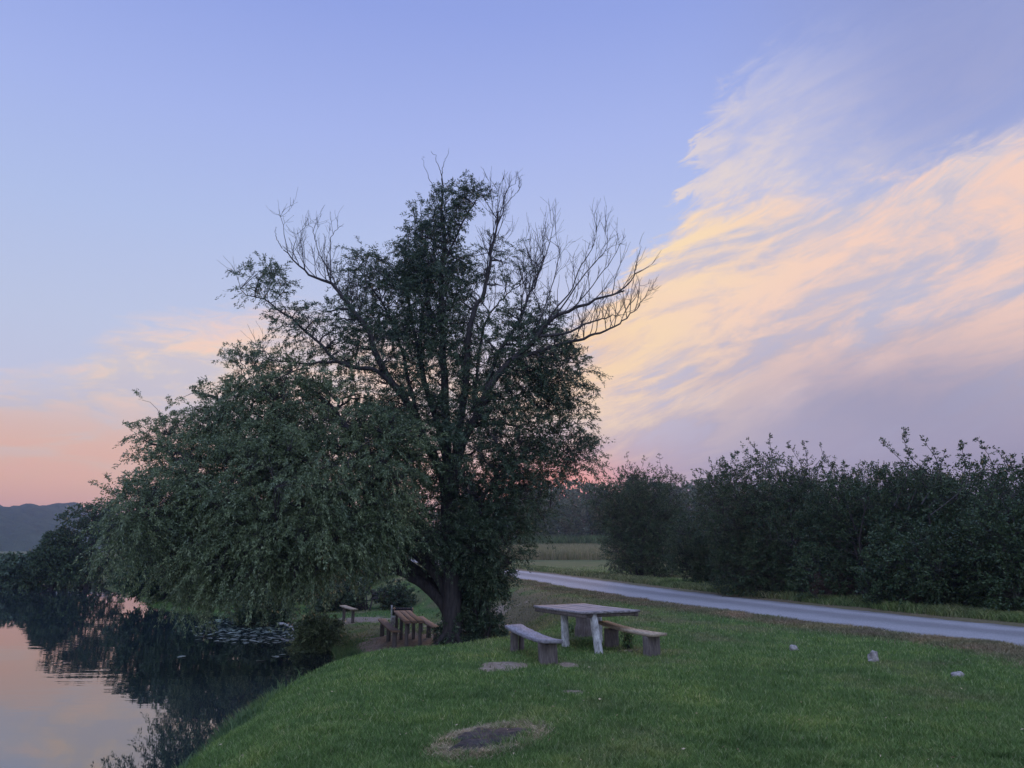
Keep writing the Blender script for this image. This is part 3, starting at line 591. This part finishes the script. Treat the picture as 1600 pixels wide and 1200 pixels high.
# dark trees on the left shore, behind the weeping boughs
SG = 'dark trees on the far left shore'
def simpletree(name, px, Yd, wpx, toppy, label, group, lmat='leaf_far', ll=.3, nleaf=9000, z=None, cat='tree', bot=.12):
    reseed(1000+int(px)); m = mpp(Yd); c0 = Wp(px, 600, Yd)[:2]; zb = float(terrain(c0[0], c0[1], False)) if z is None else z; h = Wp(px, toppy, Yd)[2]-zb; rw = wpx*m/2
    w = Wood(); base = np.array((c0[0], c0[1], zb)); w.limb([base-np.array((0, 0, .2)), base+np.array((.1, 0, h*.35)), base+np.array((0, .1, h*.8))], .05+.022*h, .03, 10, .04)
    B = []
    for i in range(13):
        a = rng.uniform(0, 6.28); s = rng.random()**.6*.68; fz = rng.uniform(bot+.12, .86); B.append((base+np.array((math.cos(a)*rw*s, math.sin(a)*rw*s*.8, h*fz)), np.array((rw*.42, rw*.4, h*.17))*rng.uniform(.75, 1.2)))
    B.append((base+np.array((0, 0, h*.86)), np.array((rw*.4, rw*.4, h*.13)))); lv = []
    for b in B:
        w.grow(inblob(b, 5, .3), r0=.05, re=.02); n2 = nleaf//(14*12); Tt = inblob(b, n2, .55)
        lv.append(leaves(Tt, unit(unit(Tt-b[0])+rng.normal(0, .4, Tt.shape)), np.full(n2, ll*2.4), 12, ll, ll*.55, .2, .8, .2))
    return plant(name, base, label, cat, w, lv, lmat, group)
for px, Yd, wp, tp, lb in [(170, 66, 130, 788, 'dark rounded tree on the far shore just behind the drooping boughs'), (120, 65, 76, 832, 'smaller dark tree stepping down to the water at the left of the rounded one'),
        (285, 47, 150, 800, 'dark tree on the far shore, leftmost of those hidden by the willow boughs'), (370, 45, 170, 780, 'dark tree behind the lily pads, mostly hidden by the drooping boughs'),
        (460, 44, 170, 790, 'dark tree behind the lone small bench, mostly hidden by the drooping boughs'), (555, 47, 170, 800, 'dark tree behind the low shaded brushwood')]:
    simpletree('shore_tree', px, Yd, wp, tp, lb, SG, ll=.2, nleaf=26000, lmat='leaf_hedge', z=None if px > 400 else .1, bot=-.1)
for i, (px, Yd, wp, tp, lb) in enumerate([(38, 74, 76, 868, 'low green bush on the far shore between the cut-off bush and the dark trees'), (-32, 78, 90, 862, 'low green bush on the far shore cut off by the left edge'), (75, 66, 60, 868, 'low green bush on the far shore beside the smaller dark tree')]):
    simpletree('far_shore_bush', px, Yd, wp, tp, lb, 'low bushes on the far shore', ll=.28, nleaf=9000, z=.15, cat='bush', bot=-.1)
# trees beyond the field and around
FG = 'trees in the wood beyond the field'
protos = []
def copy_tree(src, loc, sc, rz):
    r = src.copy(); COL.objects.link(r); r.location = loc; r.scale = (sc[0], sc[0], sc[1]); r.rotation_euler = (0, 0, rz)
    for ch in src.children:
        c = ch.copy(); COL.objects.link(c); c.parent = r; 
    return r
for px, tp, wp in [(880, 748, 80), (990, 752, 70)]: protos.append(simpletree('field_tree', px, 150, wp, tp, 'hazy tree in the row of the wood beyond the field', FG, ll=.55, nleaf=7000, bot=-.05))
hp = [float(Wp(px, tp, 150)[2]-p.location.z) for (px, tp), p in zip([(880, 748), (990, 752)], protos)]
for i, (px, Yd, tp) in enumerate([(700,140,775),(740,158,770),(775,148,768),(815,160,765),(835,146,772),(862,156,762),(905,158,756),(925,147,762),(955,160,758),(1040,150,762),(1075,150,757),(1110,158,754),(1150,150,760),(1200,155,757),(650,150,772),(600,150,780),(540,155,785),(480,160,790),(420,150,795),(1260,160,762),(1330,150,765),(1400,150,765),(1480,155,765),(1560,150,765),(850,141,790),(895,140,785),(800,139,792)]):
    s = protos[i % 2]; P_ = Wp(px, tp, Yd); zb = float(terrain(P_[0], P_[1], False)); k_ = (P_[2]-zb)/hp[i % 2]
    copy_tree(s, (P_[0], P_[1], zb), (k_*rng.uniform(.9, 1.2), k_), rng.uniform(0, 6.28))
# ------------------------------------------------------------------ grasses (stuff)
def blades(name, x, y, h, wd, lean, matn, label, dry=None, extra=0.0, parent=None):
    n = len(x); z = terrain(x, y)-.01; a = rng.uniform(0, 6.283, n); b = rng.uniform(0, 6.283, n)
    sx_, sy_ = np.cos(a)*wd/2, np.sin(a)*wd/2; lx, ly = np.cos(b)*lean*h, np.sin(b)*lean*h
    v0 = np.stack([x-sx_, y-sy_, z], -1); v1 = np.stack([x+sx_, y+sy_, z], -1)
    m0 = np.stack([x-sx_*.8+lx*.35, y-sy_*.8+ly*.35, z+h*.6], -1); m1 = np.stack([x+sx_*.8+lx*.35, y+sy_*.8+ly*.35, z+h*.6], -1); tp = np.stack([x+lx, y+ly, z+h], -1)
    V_ = np.stack([v0, v1, m1, m0, tp], 1).reshape(-1, 3); i = np.arange(n)[:, None]*5
    me = npmesh(name, V_, [i+np.array([[0, 1, 2, 3]]), i+np.array([[3, 2, 4]])], attrs={'dry': np.repeat(dry if dry is not None else np.zeros(n), 5)})
    o = link(name, me, MT[matn]); tag(o, label, 'grass', kind='stuff'); print(name, n); return o
def lawn():
    reseed(21)
    n = 900000; uu = rng.uniform(-.95, .95, n); Yv = 1/rng.uniform(1/62, 1/5.0, n); x = uu*Yv; y = Yv
    sl_ = sdist(x, y, LAKE); di_, dr_, rd_ = masks(x, y)
    k = (sl_ > -.05) & (rd_ > RWID-.3+.5*vnoise(x, y, .7)+rng.random(n)*.25) & (rng.random(n) > sstep(di_+.5*(fnoise(x, y, .12)-.5), .1, .8)*.95) & (x > -30)
    x, y, sl_, di_, dr_, rd_ = [q[k] for q in (x, y, sl_, di_, dr_, rd_)]; n = len(x)
    tuft = fnoise(x, y, .35)*.6+.8*sstep(fnoise(x+31, y, .16), .55, .8); h = (.024+.06*tuft+.025*rng.random(n))*(1+.25*sstep(y, 15, 45)); h = h*(1+1.6*np.exp(-((sl_-.1)/.35)**2)*rng.random(n))*(1-.2*dr_)
    out_ = sstep(rd_, RWID, RWID+2.5); h *= .6+.4*out_
    blades('lawn_grass', x, y, h, np.maximum(.006, .00065*y)*(.7+.6*rng.random(n)), .7+0*x, 'grass', 'short green mown grass covering the picnic lawn', np.clip(dr_+.35*di_, 0, 1)*(.75+.4*rng.random(n)))
lawn()
def band(n, pl, wid, seed=0):
    pl = np.asarray(pl, float); s = rng.random(n)*(len(pl)-1); i = s.astype(int); f = (s-i)[:, None]; P = pl[i]*(1-f)+pl[i+1]*f; return P[:, 0]+rng.normal(0, wid, n), P[:, 1]+rng.normal(0, wid, n)
# longer grass at the water's edge
bx, by = band(52000, LAKE[2:9], .24); k = sdist(bx, by, LAKE) > -.12; bx, by = bx[k], by[k]
blades('bank_grass', bx, by, rng.uniform(.06, .2, len(bx))*(.5+1.6*vnoise(bx, by, .6)**2), .009+.0004*by, .5+0*bx, 'reed', 'longer unmown grass hanging over the edge of the lake')
ks = (RC[:, 1] > 8) & (RC[:, 1] < 55); bx, by = band(60000, RC[ks]-nr[ks]*(RWID+.55), .42); k = roaddist(bx, by) > RWID-.35+.5*vnoise(bx, by, .7); bx, by = bx[k], by[k]
blades('dry_verge_grass', bx, by, rng.uniform(.02, .09, len(bx)), np.maximum(.008, .0008*by), .9+0*bx, 'grass', 'scorched brownish grass along the near edge of the gravel road', np.clip(.45+.7*vnoise(bx, by, .8), 0, 1))
def litter():
    n = 420; Yv = 1/rng.uniform(1/30, 1/5.5, n); x = rng.uniform(-.5, .8, n)*Yv; y = Yv; k = (sdist(x, y, LAKE) > 1) & (roaddist(x, y) > RWID+.2); x, y = x[k], y[k]; n = len(x)
    P_ = np.stack([x, y, terrain(x, y)+rng.uniform(.03, .07, n)], -1); a = unit(rng.normal(0, 1, (n, 3))*np.array((1, 1, .4))); b = unit(np.cross(a, rng.normal(0, 1, (n, 3))*np.array((.4, .4, 1)))); l = rng.uniform(.012, .026, (n, 1))
    V_ = np.stack([P_-a*l, P_+b*l*.4, P_+a*l, P_-b*l*.4], 1).reshape(-1, 3); tag(link('fallen_leaves', npmesh('fallen_leaves', V_, np.arange(n*4).reshape(-1, 4)), MT['drygrass']), 'scattered dry fallen leaves lying in the lawn', 'leaves', kind='stuff')
litter()
# field of tall tan grass
n = 90000; Yv = 1/rng.uniform(1/140, 1/78, n); x = rng.uniform(-.12, .5, n)*Yv; k = roaddist(x, Yv) > 3; x, Yv = x[k], Yv[k]
blades('tall_field_grass', x, Yv, rng.uniform(.8, 1.25, len(x)), .05+0*x, .25+0*x, 'fieldgrass', 'tall tan seeding grass in the field beyond the road')
n = 26000; Yv = rng.uniform(136, 143, n); x = rng.uniform(-.14, .3, n)*Yv
blades('field_weeds', x, Yv, rng.uniform(1.3, 2.6, n), .16+0*x, .35+0*x, 'reed', 'green weeds along the foot of the wood beyond the field')
# verge weeds beyond the road
tn2 = nr
k_ = (RC[:, 1] > 13) & (RC[:, 1] < 60); s0 = RC[k_]+nr[k_]*(RWID+1.1)
bx, by = band(60000, s0, .55); rdv = roaddist(bx, by); k = rdv > RWID+.15; bx, by = bx[k], by[k]; hh = (.08+.3*fnoise(bx, by, 1.3)**1.5)*rng.uniform(.5, 1.2, len(bx))
blades('verge_weeds', bx, by, hh, np.maximum(.012, .0009*by), .7+0*bx, 'grass', 'rough weeds on the verge between the road and the hedge', np.clip(.25+.6*(vnoise(bx, by, 2.2)-.4), 0, 1))
# ------------------------------------------------------------------ furniture
class MB:
    def __init__(s): s.p = []
    def tri_free(s, v_, f_): s.p.append((np.asarray(v_, float), np.asarray(f_, int)))
    def board(s, a, b, wid, th, sag=0., n=10, jit=.004, up=(0, 0, 1), twist=0., taper=1.0):
        """plank from a to b (centre line of the top face)"""
        a, b = np.array(a, float), np.array(b, float); d = unit(b-a); upv = np.array(up, float); sdv = unit(np.cross(d, upv)); upn = np.cross(sdv, d); V_ = []; e = min(.008, th*.25)
        prof = [(-wid/2, -th+e), (-wid/2, -e), (-wid/2+e, 0), (wid/2-e, 0), (wid/2, -e), (wid/2, -th+e), (wid/2-e, -th), (-wid/2+e, -th)]; m = len(prof)
        for i in range(n+1):
            t_ = i/n; c = a+(b-a)*t_+np.array((0, 0, -4*sag*t_*(1-t_))); tw = twist*(t_-.5); sc = 1+(taper-1)*t_; j = rng.normal(0, jit, 2)
            for (u_, v__) in prof: V_.append(c+sdv*(u_*sc+j[0])*math.cos(tw)+upn*(v__+j[1]*.5+u_*math.sin(tw)))
        V_ = np.array(V_); q = np.arange((n+1)*m).reshape(n+1, m); F_ = np.stack([q[:-1], np.roll(q[:-1], -1, 1), np.roll(q[1:], -1, 1), q[1:]], -1).reshape(-1, 4)
        caps = []
        for r in (q[0][::-1], q[-1]): caps += [[r[0], r[1], r[4], r[5]], [r[1], r[2], r[3], r[4]], [r[0], r[5], r[6], r[7]]]
        s.p.append((V_, np.concatenate([F_, np.array(caps)]))); return s
    def log(s, a, b, r0, r1, n=10, sides=14, jit=.05, sq=0.):
        a, b = np.array(a, float), np.array(b, float); t_ = np.linspace(0, 1, n+1); C = a+(b-a)*t_[:, None]+rng.normal(0, r0*.02, (n+1, 3)); d = unit(b-a); ref = np.array((1., .2, 0)) if abs(d[2]) > .7 else np.array((0, 0, 1.))
        U = unit(np.cross(d, ref)); V1 = np.cross(d, U); an = np.arange(sides)*2*np.pi/sides; lob = 1+jit*np.sin(an*3+1)+jit*np.sin(an*5+rng.uniform(0, 6)); lob = lob*(1+sq*np.abs(np.sin(2*an))**2)
        V_ = []; 
        for i in range(n+1):
            r = (r0+(r1-r0)*t_[i])*lob*(1+rng.normal(0, .02)); 
            V_.append(C[i]+U*(np.cos(an)*r)[:, None]+V1*(np.sin(an)*r)[:, None])
        V_ = [V_[0]*0+C[0]]+V_+[V_[-1]*.9+C[-1]*.1+d*.006, V_[-1]*0+C[-1]+d*.008]; V_ = np.array(V_).reshape(-1, 3); k = len(V_)//sides; q = np.arange(len(V_)).reshape(k, sides)
        s.p.append((V_, np.stack([q[:-1], np.roll(q[:-1], -1, 1), np.roll(q[1:], -1, 1), q[1:]], -1).reshape(-1, 4))); return s
    def build(s, name, m, parent=None, sm=False):
        v_, f_ = merge(s.p); return link(name, npmesh(name, v_, f_, sm), MT[m], parent)
gz = lambda x, y: float(terrain(x, y, False))
Lc, Nc, Rc = np.array((.44, 16.36)), np.array((1.31, 14.59)), np.array((2.38, 15.59)); Bc = Lc+Rc-Nc
def table():
    reseed(22)
    c = (Lc+Rc)/2; root = empty('picnic_table', (c[0], c[1], gz(*c))); tag(root, 'square weathered plank table on white log legs standing on the upper lawn', 'table')
    e = unit(Nc-Lc); f_ = unit(Rc-Nc); f_ = unit(f_-e*np.dot(f_, e)); ln = 1.98; wn = 1.25; zt = 2.0; t = MB(); w0 = 0; n = 5
    for i in range(n):
        wi = wn/n; o = Lc+f_*(w0+wi/2); w0 += wi; a = o-e*rng.uniform(0, .03); b = o+e*(ln+rng.uniform(-.01, .03))
        t.board((*a, zt+rng.uniform(-.004, .004)), (*b, zt+rng.uniform(-.006, .003)), wi-.008, .042, .008, 8, .002, twist=rng.uniform(-.01, .01))
    t.build('tabletop', 'tabletop', root)
    for k_, (o, d, L) in enumerate([(Lc+f_*.05, e, ln), (Lc+f_*(wn-.06), e, ln), (Lc+e*.1+f_*.08, f_, wn-.16), (Lc+e*(ln-.08)+f_*.08, f_, wn-.16), (Lc+e*.9+f_*.08, f_, wn-.16)]):
        b = MB().board((*(o+d*.02), zt-.045-(.002*k_)), (*(o+d*(L-.02)), zt-.045-(.002*k_)), .05, .075 if k_ < 2 else .055, 0, 6, .003); b.build('rail', 'apron', root)
    for (x, y, lx, ly) in [(1.05, 15.69, -.03, .0), (1.6, 14.75, -.10, .05), (1.76, 16.35, 0, 0)]:
        MB().log((x, y, gz(x, y)-.08), (x+lx, y+ly, zt-.05), .08, .07, 12, 14, .04).build('leg', 'whitepost', root, True)
table()
def bench_l():
    a, b = np.array((.03, 15.42)), np.array((.68, 13.2)); root = empty('bench', (*((a+b)/2), gz(*((a+b)/2)))); tag(root, 'grey sagging plank bench left of the white-legged table, beside the bare patch', 'bench', 'benches of the upper table')
    MB().board((*a, 1.71), (*b, 1.67), .34, .06, .045, 14, .005, twist=.08).build('seat', 'greyseat', root)
    d = unit(b-a); s_ = np.array((d[1], -d[0]))
    for q, r in ((a+d*.22-s_*.09, .055), (a+d*.3+s_*.08, .075)): MB().log((*q, gz(*q)-.08), (*q, 1.635), r, r*.95, 7, 12, .05, .1).build('leg', 'post', root, True)
    q = b-d*.22; MB().board((q[0]-s_[0]*.0, q[1], gz(*q)-.08), (q[0], q[1], 1.615), .30, .13, 0, 6, .006, up=(*d, 0)).build('leg', 'post', root)
bench_l()
def bench_r():
    a, b = np.array((1.80, 16.0)), np.array((2.62, 14.22)); root = empty('bench', (*((a+b)/2), gz(*((a+b)/2)))); tag(root, 'tan-edged curved plank bench on the right of the white-legged table', 'bench', 'benches of the upper table')
    MB().board((*a, 1.73), (*b, 1.66), .30, .05, .035, 14, .004, twist=-.08).build('seat', 'tanseat', root)
    d = unit(b-a)
    for q, wd in ((a+d*.42, .24), (b-d*.2, .27)): MB().board((q[0], q[1], gz(*q)-.08), (q[0], q[1], 1.61), wd, .16, 0, 6, .008, up=(*d, 0)).build('leg', 'post', root)
bench_r()
st_ = MB().log((1.60, 17.3, gz(1.6, 17.3)-.05), (1.6, 17.3, gz(1.6, 17.3)+.55), .27, .21, 10, 22, .07).build('tree_stump', 'post', None, True)
tag(st_, 'thick dark sawn stump standing just behind the white-legged table', 'stump')
def low_set():
    zg = gz(-3.4, 25.5); a, b = np.array((-3.84, 27.9)), np.array((-2.88, 23.7)); c = (a+b)/2; root = empty('picnic_table', (*c, zg)); tag(root, 'long narrow brown plank table in the hollow under the old willow', 'table')
    d = unit(b-a); s_ = np.array((-d[1], d[0])); t = MB()
    for o in (-.2, 0, .2): t.board((*(a+s_*o), 1.05), (*(b+s_*o+d*rng.uniform(-.04, .06)), 1.04), .19, .05, .01, 10, .004)
    t.build('tabletop', 'brown', root)
    for f_ in (.25, 2.1, 4.0):
        for o in (-.2, .2): q = a+d*f_+s_*o; MB().log((*q, gz(*q)-.05), (*q, .995), .055, .05, 5, 10, .05).build('leg', 'post', root, True)
    for (p, q, lb) in [((-4.5, 27.6), (-3.42, 23.7), 'brown plank bench on the water side of the long lower table'), ((-3.3, 28.6), (-2.22, 24.4), 'brown plank bench on the trunk side of the long lower table')]:
        p, q = np.array(p), np.array(q); r2 = empty('bench', (*((p+q)/2), zg)); tag(r2, lb, 'bench', 'benches of the lower table'); d = unit(q-p)
        MB().board((*p, .80), (*q, .78), .26, .05, .02, 10, .005).build('seat', 'brown', r2)
        for f_ in (.3, 2.2, 3.7): e_ = p+d*f_; MB().log((*e_, gz(*e_)-.05), (*e_, .74), .075, .07, 5, 10, .05).build('leg', 'post', r2, True)
    p, q = np.array((-7.15, 33.7)), np.array((-6.3, 32.0)); r2 = empty('bench', (*((p+q)/2), gz(*((p+q)/2)))); tag(r2, 'small plank bench standing alone on the bare ground near the water', 'bench'); d = unit(q-p)
    MB().board((*p, .84), (*q, .80), .28, .05, .01, 8, .005).build('seat', 'tanseat', r2)
    for f_ in (.25, 1.65): e_ = p+d*f_; MB().log((*e_, gz(*e_)-.05), (*e_, .76), .07, .06, 5, 10, .05).build('leg', 'post', r2, True)
low_set()
def grill():
    x, y, _ = G(629, 951); x, y = Wp(629, 940, 31)[:2]; z = gz(x, y); root = empty('grill', (x, y, z)); tag(root, 'small black barbecue on pale stone blocks behind the long lower table', 'grill')
    for s in (-.26, .26):
        MB().board((x+s, y, z-.03), (x+s, y, z+.32), .2, .3, 0, 5, .01, up=(0, 1, 0)).build('stone_block', 'stone', root)
    t = MB(); t.board((x-.36, y, z+.60), (x-.36, y+.42, z+.60), .03, .26); t.board((x+.36, y, z+.60), (x+.36, y+.42, z+.60), .03, .26); t.board((x-.34, y+.41, z+.60), (x+.34, y+.41, z+.60), .03, .25); t.board((x-.345, y+.2, z+.36), (x+.345, y+.2, z+.36), .38, .03); t.board((x-.345, y, z+.52), (x+.345, y, z+.52), .03, .13)
    t.build('fire_box', 'metal', root)
    g = MB()
    for i in range(9): g.log((x-.3+i*.075, y+.02, z+.575), (x-.3+i*.075, y+.39, z+.575), .006, .006, 2, 5)
    g.build('grate', 'metal', root)
    MB().board((x-.42, y+.06, z-.03), (x-.42, y+.06, z+.72), .06, .05, 0, 4, .003, up=(0, 1, 0)).build('post', 'whitepost', root)
grill()
def rock(name, px, py, s, label, group, tall=1.0, n2=1):
    reseed(int(px))
    x, y, z = G(px, py); V_, F_ = [], []; parts = []
    for q in range(n2+1):
        nu, nv = 18, 10; th_ = np.linspace(0, 2*np.pi, nu, endpoint=False); ph = np.linspace(.02, np.pi-.02, nv); T_, P_ = np.meshgrid(th_, ph); d = np.stack([np.sin(P_)*np.cos(T_), np.sin(P_)*np.sin(T_), np.cos(P_)], -1)
        off = rng.uniform(0, 50, 3); r = np.array([[1+.55*mnoise.noise(Vector(d[i, j]*1.6+off))+.2*mnoise.noise(Vector(d[i, j]*4.5+off)) for j in range(nu)] for i in range(nv)])
        sc = s*(1 if q == 0 else rng.uniform(.4, .6)); p = d*r[..., None]*np.array((sc, sc*.8, sc*.75*(tall if q == 0 else .8)))+np.array((x+(q and rng.choice([-1, 1])*s*.85), y-(q*.5*s), z+sc*.35*tall)); i_ = np.arange(nu*nv).reshape(nv, nu)
        parts.append((p.reshape(-1, 3), np.stack([i_[:-1], np.roll(i_[:-1], -1, 1), np.roll(i_[1:], -1, 1), i_[1:]], -1).reshape(-1, 4)))
    v_, f_ = merge(parts); tag(link(name, npmesh(name, v_, f_), MT['stone']), label, 'stone', group)
RG = 'pale stones marking the road edge of the lawn'
rock('stone', 1240, 1017, .075, 'small pale stone nearest the picnic table in the lawn', RG, 1.2)
rock('stone', 1366, 1035, .085, 'upright whitish stone, tallest of those in the lawn', RG, 1.8)
rock('stone', 1497, 1058, .085, 'flat whitish stone in the lawn farthest from the picnic table', RG, .7)
rock('stone', 460, 968, .10, 'dim stone on the shore behind the lily pads', None, .6)
# burnt patch
def ash():
    x0, y0, z0 = ASH; n = 90; m = 26; a = np.linspace(0, 2*np.pi, n, endpoint=False); r = np.linspace(0.02, 1, m); A, R = np.meshgrid(a, r)
    rr = R*(1+.25*np.sin(A*3+1)+.15*np.sin(A*7)+.08*np.sin(A*13)); x = x0-.05+np.cos(A)*rr*.42+np.sin(A)*rr*.10; y = y0+np.sin(A)*rr*.58+np.cos(A)*rr*.22
    z = terrain(x, y)+.012+.03*(1-R**3)+.035*(fnoise(x*9, y*9, 1)-.4)*(1-R**4)-.012*R**6; i_ = np.arange(n*m).reshape(m, n)
    o = link('ash_patch', npmesh('ash_patch', np.stack([x, y, z], -1).reshape(-1, 3), np.stack([i_[:-1], np.roll(i_[:-1], -1, 1), np.roll(i_[1:], -1, 1), i_[1:]], -1).reshape(-1, 4)), MT['ash']); tag(o, 'blackened remains of a campfire ringed by scorched grass in the near lawn', 'ash patch')
    n = 12000; a = rng.uniform(0, 6.28, n); q = 1+rng.normal(.05, .16, n); x = x0+np.cos(a)*q*.44+np.sin(a)*q*.1; y = y0+np.sin(a)*q*.6+np.cos(a)*q*.22
    blades('scorched_grass', x, y, rng.uniform(.02, .06, n), .010+0*x, 1.3+0*x, 'drygrass', 'scorched straw-coloured grass round the campfire ash')
ash()
# weeds by the bench and tall pale stems by the hedge
def weed(px, py, h, n, label, mat_='reed', name='weed_plant', ll=.09, lw=.035, spread=.35):
    x, y, z = G(px, py); w = Wood(); lv = []; root = np.array((x, y, z))
    for i in range(n):
        a = rng.uniform(0, 6.28); tip = root+np.array((math.cos(a)*h*spread*rng.random(), math.sin(a)*h*spread*rng.random(), h*rng.uniform(.6, 1))); Q = w.limb([root+rng.normal(0, .03, 3)*np.array((1, 1, 0)), (root+tip)/2+rng.normal(0, .03, 3), tip], .006, .003, 6, .004)
        lv.append(leaves(Q, unit(rng.normal(0, 1, Q.shape)+np.array((0, 0, .3))), np.full(6, h*.15), 5, ll, lw, .2, .6, .1))
    plant(name, root, label, 'weed', w, lv, mat_, None, 'stem', 'leaves', 'bark')
weed(982, 1014, .30, 12, 'pale leafy weed growing in front of the tan bench', ll=.07, lw=.03)
weed(893, 990, .25, 8, 'tuft of weeds between the white table legs', ll=.06, lw=.02)
weed(1180, 928, .85, 14, 'clump of tall pale weeds at the foot of the tall dark bush', ll=.13, lw=.05); weed(1235, 934, .95, 12, 'tall thin weeds between the pale clump and the brown brush heap', ll=.12, lw=.05); weed(1390, 950, .6, 12, 'short weeds under the hedge to the right of the brush heap', ll=.1, lw=.05)
# fallen bough at the shore
b_ = Wood(); p0 = Wp(438, 961, 32.); p0[2] = .25; p1 = Wp(470, 970, 29.5); p1[2] = .05; b_.limb([p0, (p0+p1)/2+np.array((0, 0, .12)), p1], .05, .03, 10, .02)
v_, f_ = b_.mesh(); tag(link('fallen_branch', npmesh('fallen_branch', v_, f_, True), MT['whitepost']), 'pale fallen branch lying at the water edge above the lily pads', 'branch')
# ------------------------------------------------------------------ lily pads
def pads():
    PG = 'lily pads floating near the shore'; base = None; k = 0; tries = 0; pts = []
    while k < 290 and tries < 40000:
        tries += 1; r = math.sqrt(random.random()); a = random.uniform(0, 6.283); px, py = 402+r*104*math.cos(a), 986+r*21*math.sin(a)
        if k >= 284: px, py = [(283,1027),(430,1027),(436,1026),(407,1033),(440,1024),(310,1000)][k-284]
        elif px < 340 and random.random() < .55: continue
        rr = ray(px, py); t_ = -CZ/rr[2]; x, y = rr[0]*t_, rr[1]*t_
        if float(sdist(x, y, LAKE)) > -.15 or any((x-a_)**2+(y-b__)**2 < .05 for a_, b__ in pts): 
            if k >= 284: k += 1
            continue
        pts.append((x, y)); k += 1
        if base is None or k % 97 == 5:
            n = 15; an = np.linspace(.25, 6.03, n); V_ = [(0, 0, 0)]+[(math.cos(q), math.sin(q), .03+.05*math.sin(q*2+k)) for q in an]; F_ = [[0, i, i+1, i+1] for i in range(1, n)]
            me = bpy.data.meshes.new('lily_pad'); me.from_pydata(V_, [], [[0, i, i+1] for i in range(1, n)]); me.materials.append(MT['pad']); base = me
        o = bpy.data.objects.new('lily_pad', base); COL.objects.link(o); s = random.uniform(.06, .16); o.scale = (s, s*random.uniform(.85, 1), s); o.rotation_euler = (random.gauss(0, .06), random.gauss(0, .06), random.uniform(0, 6.28)); o.location = (x, y, .012+random.random()*.01)
        tag(o, 'round floating lily pad in the patch near the shore', 'lily pad', PG)
    print('pads', k, tries)
pads()
# ------------------------------------------------------------------ evening haze
bpy.ops.mesh.primitive_cube_add(size=1); hz = bpy.context.object; hz.name = 'haze'; hz.scale = (2020, 1140, 62); hz.location = (0, 500, 28)
def b_haze(t, out):
    v_ = nn(t, 'ShaderNodeVolumePrincipled'); v_.inputs['Color'].default_value = (.50, .62, 1, 1); v_.inputs['Density'].default_value = .0005; v_.inputs['Anisotropy'].default_value = .65
    t.links.new(v_.outputs[0], out.inputs[1])
hz.data.materials.append(mat('haze', b_haze)); tag(hz, 'thin bluish evening haze over the whole scene', 'haze', kind='stuff')
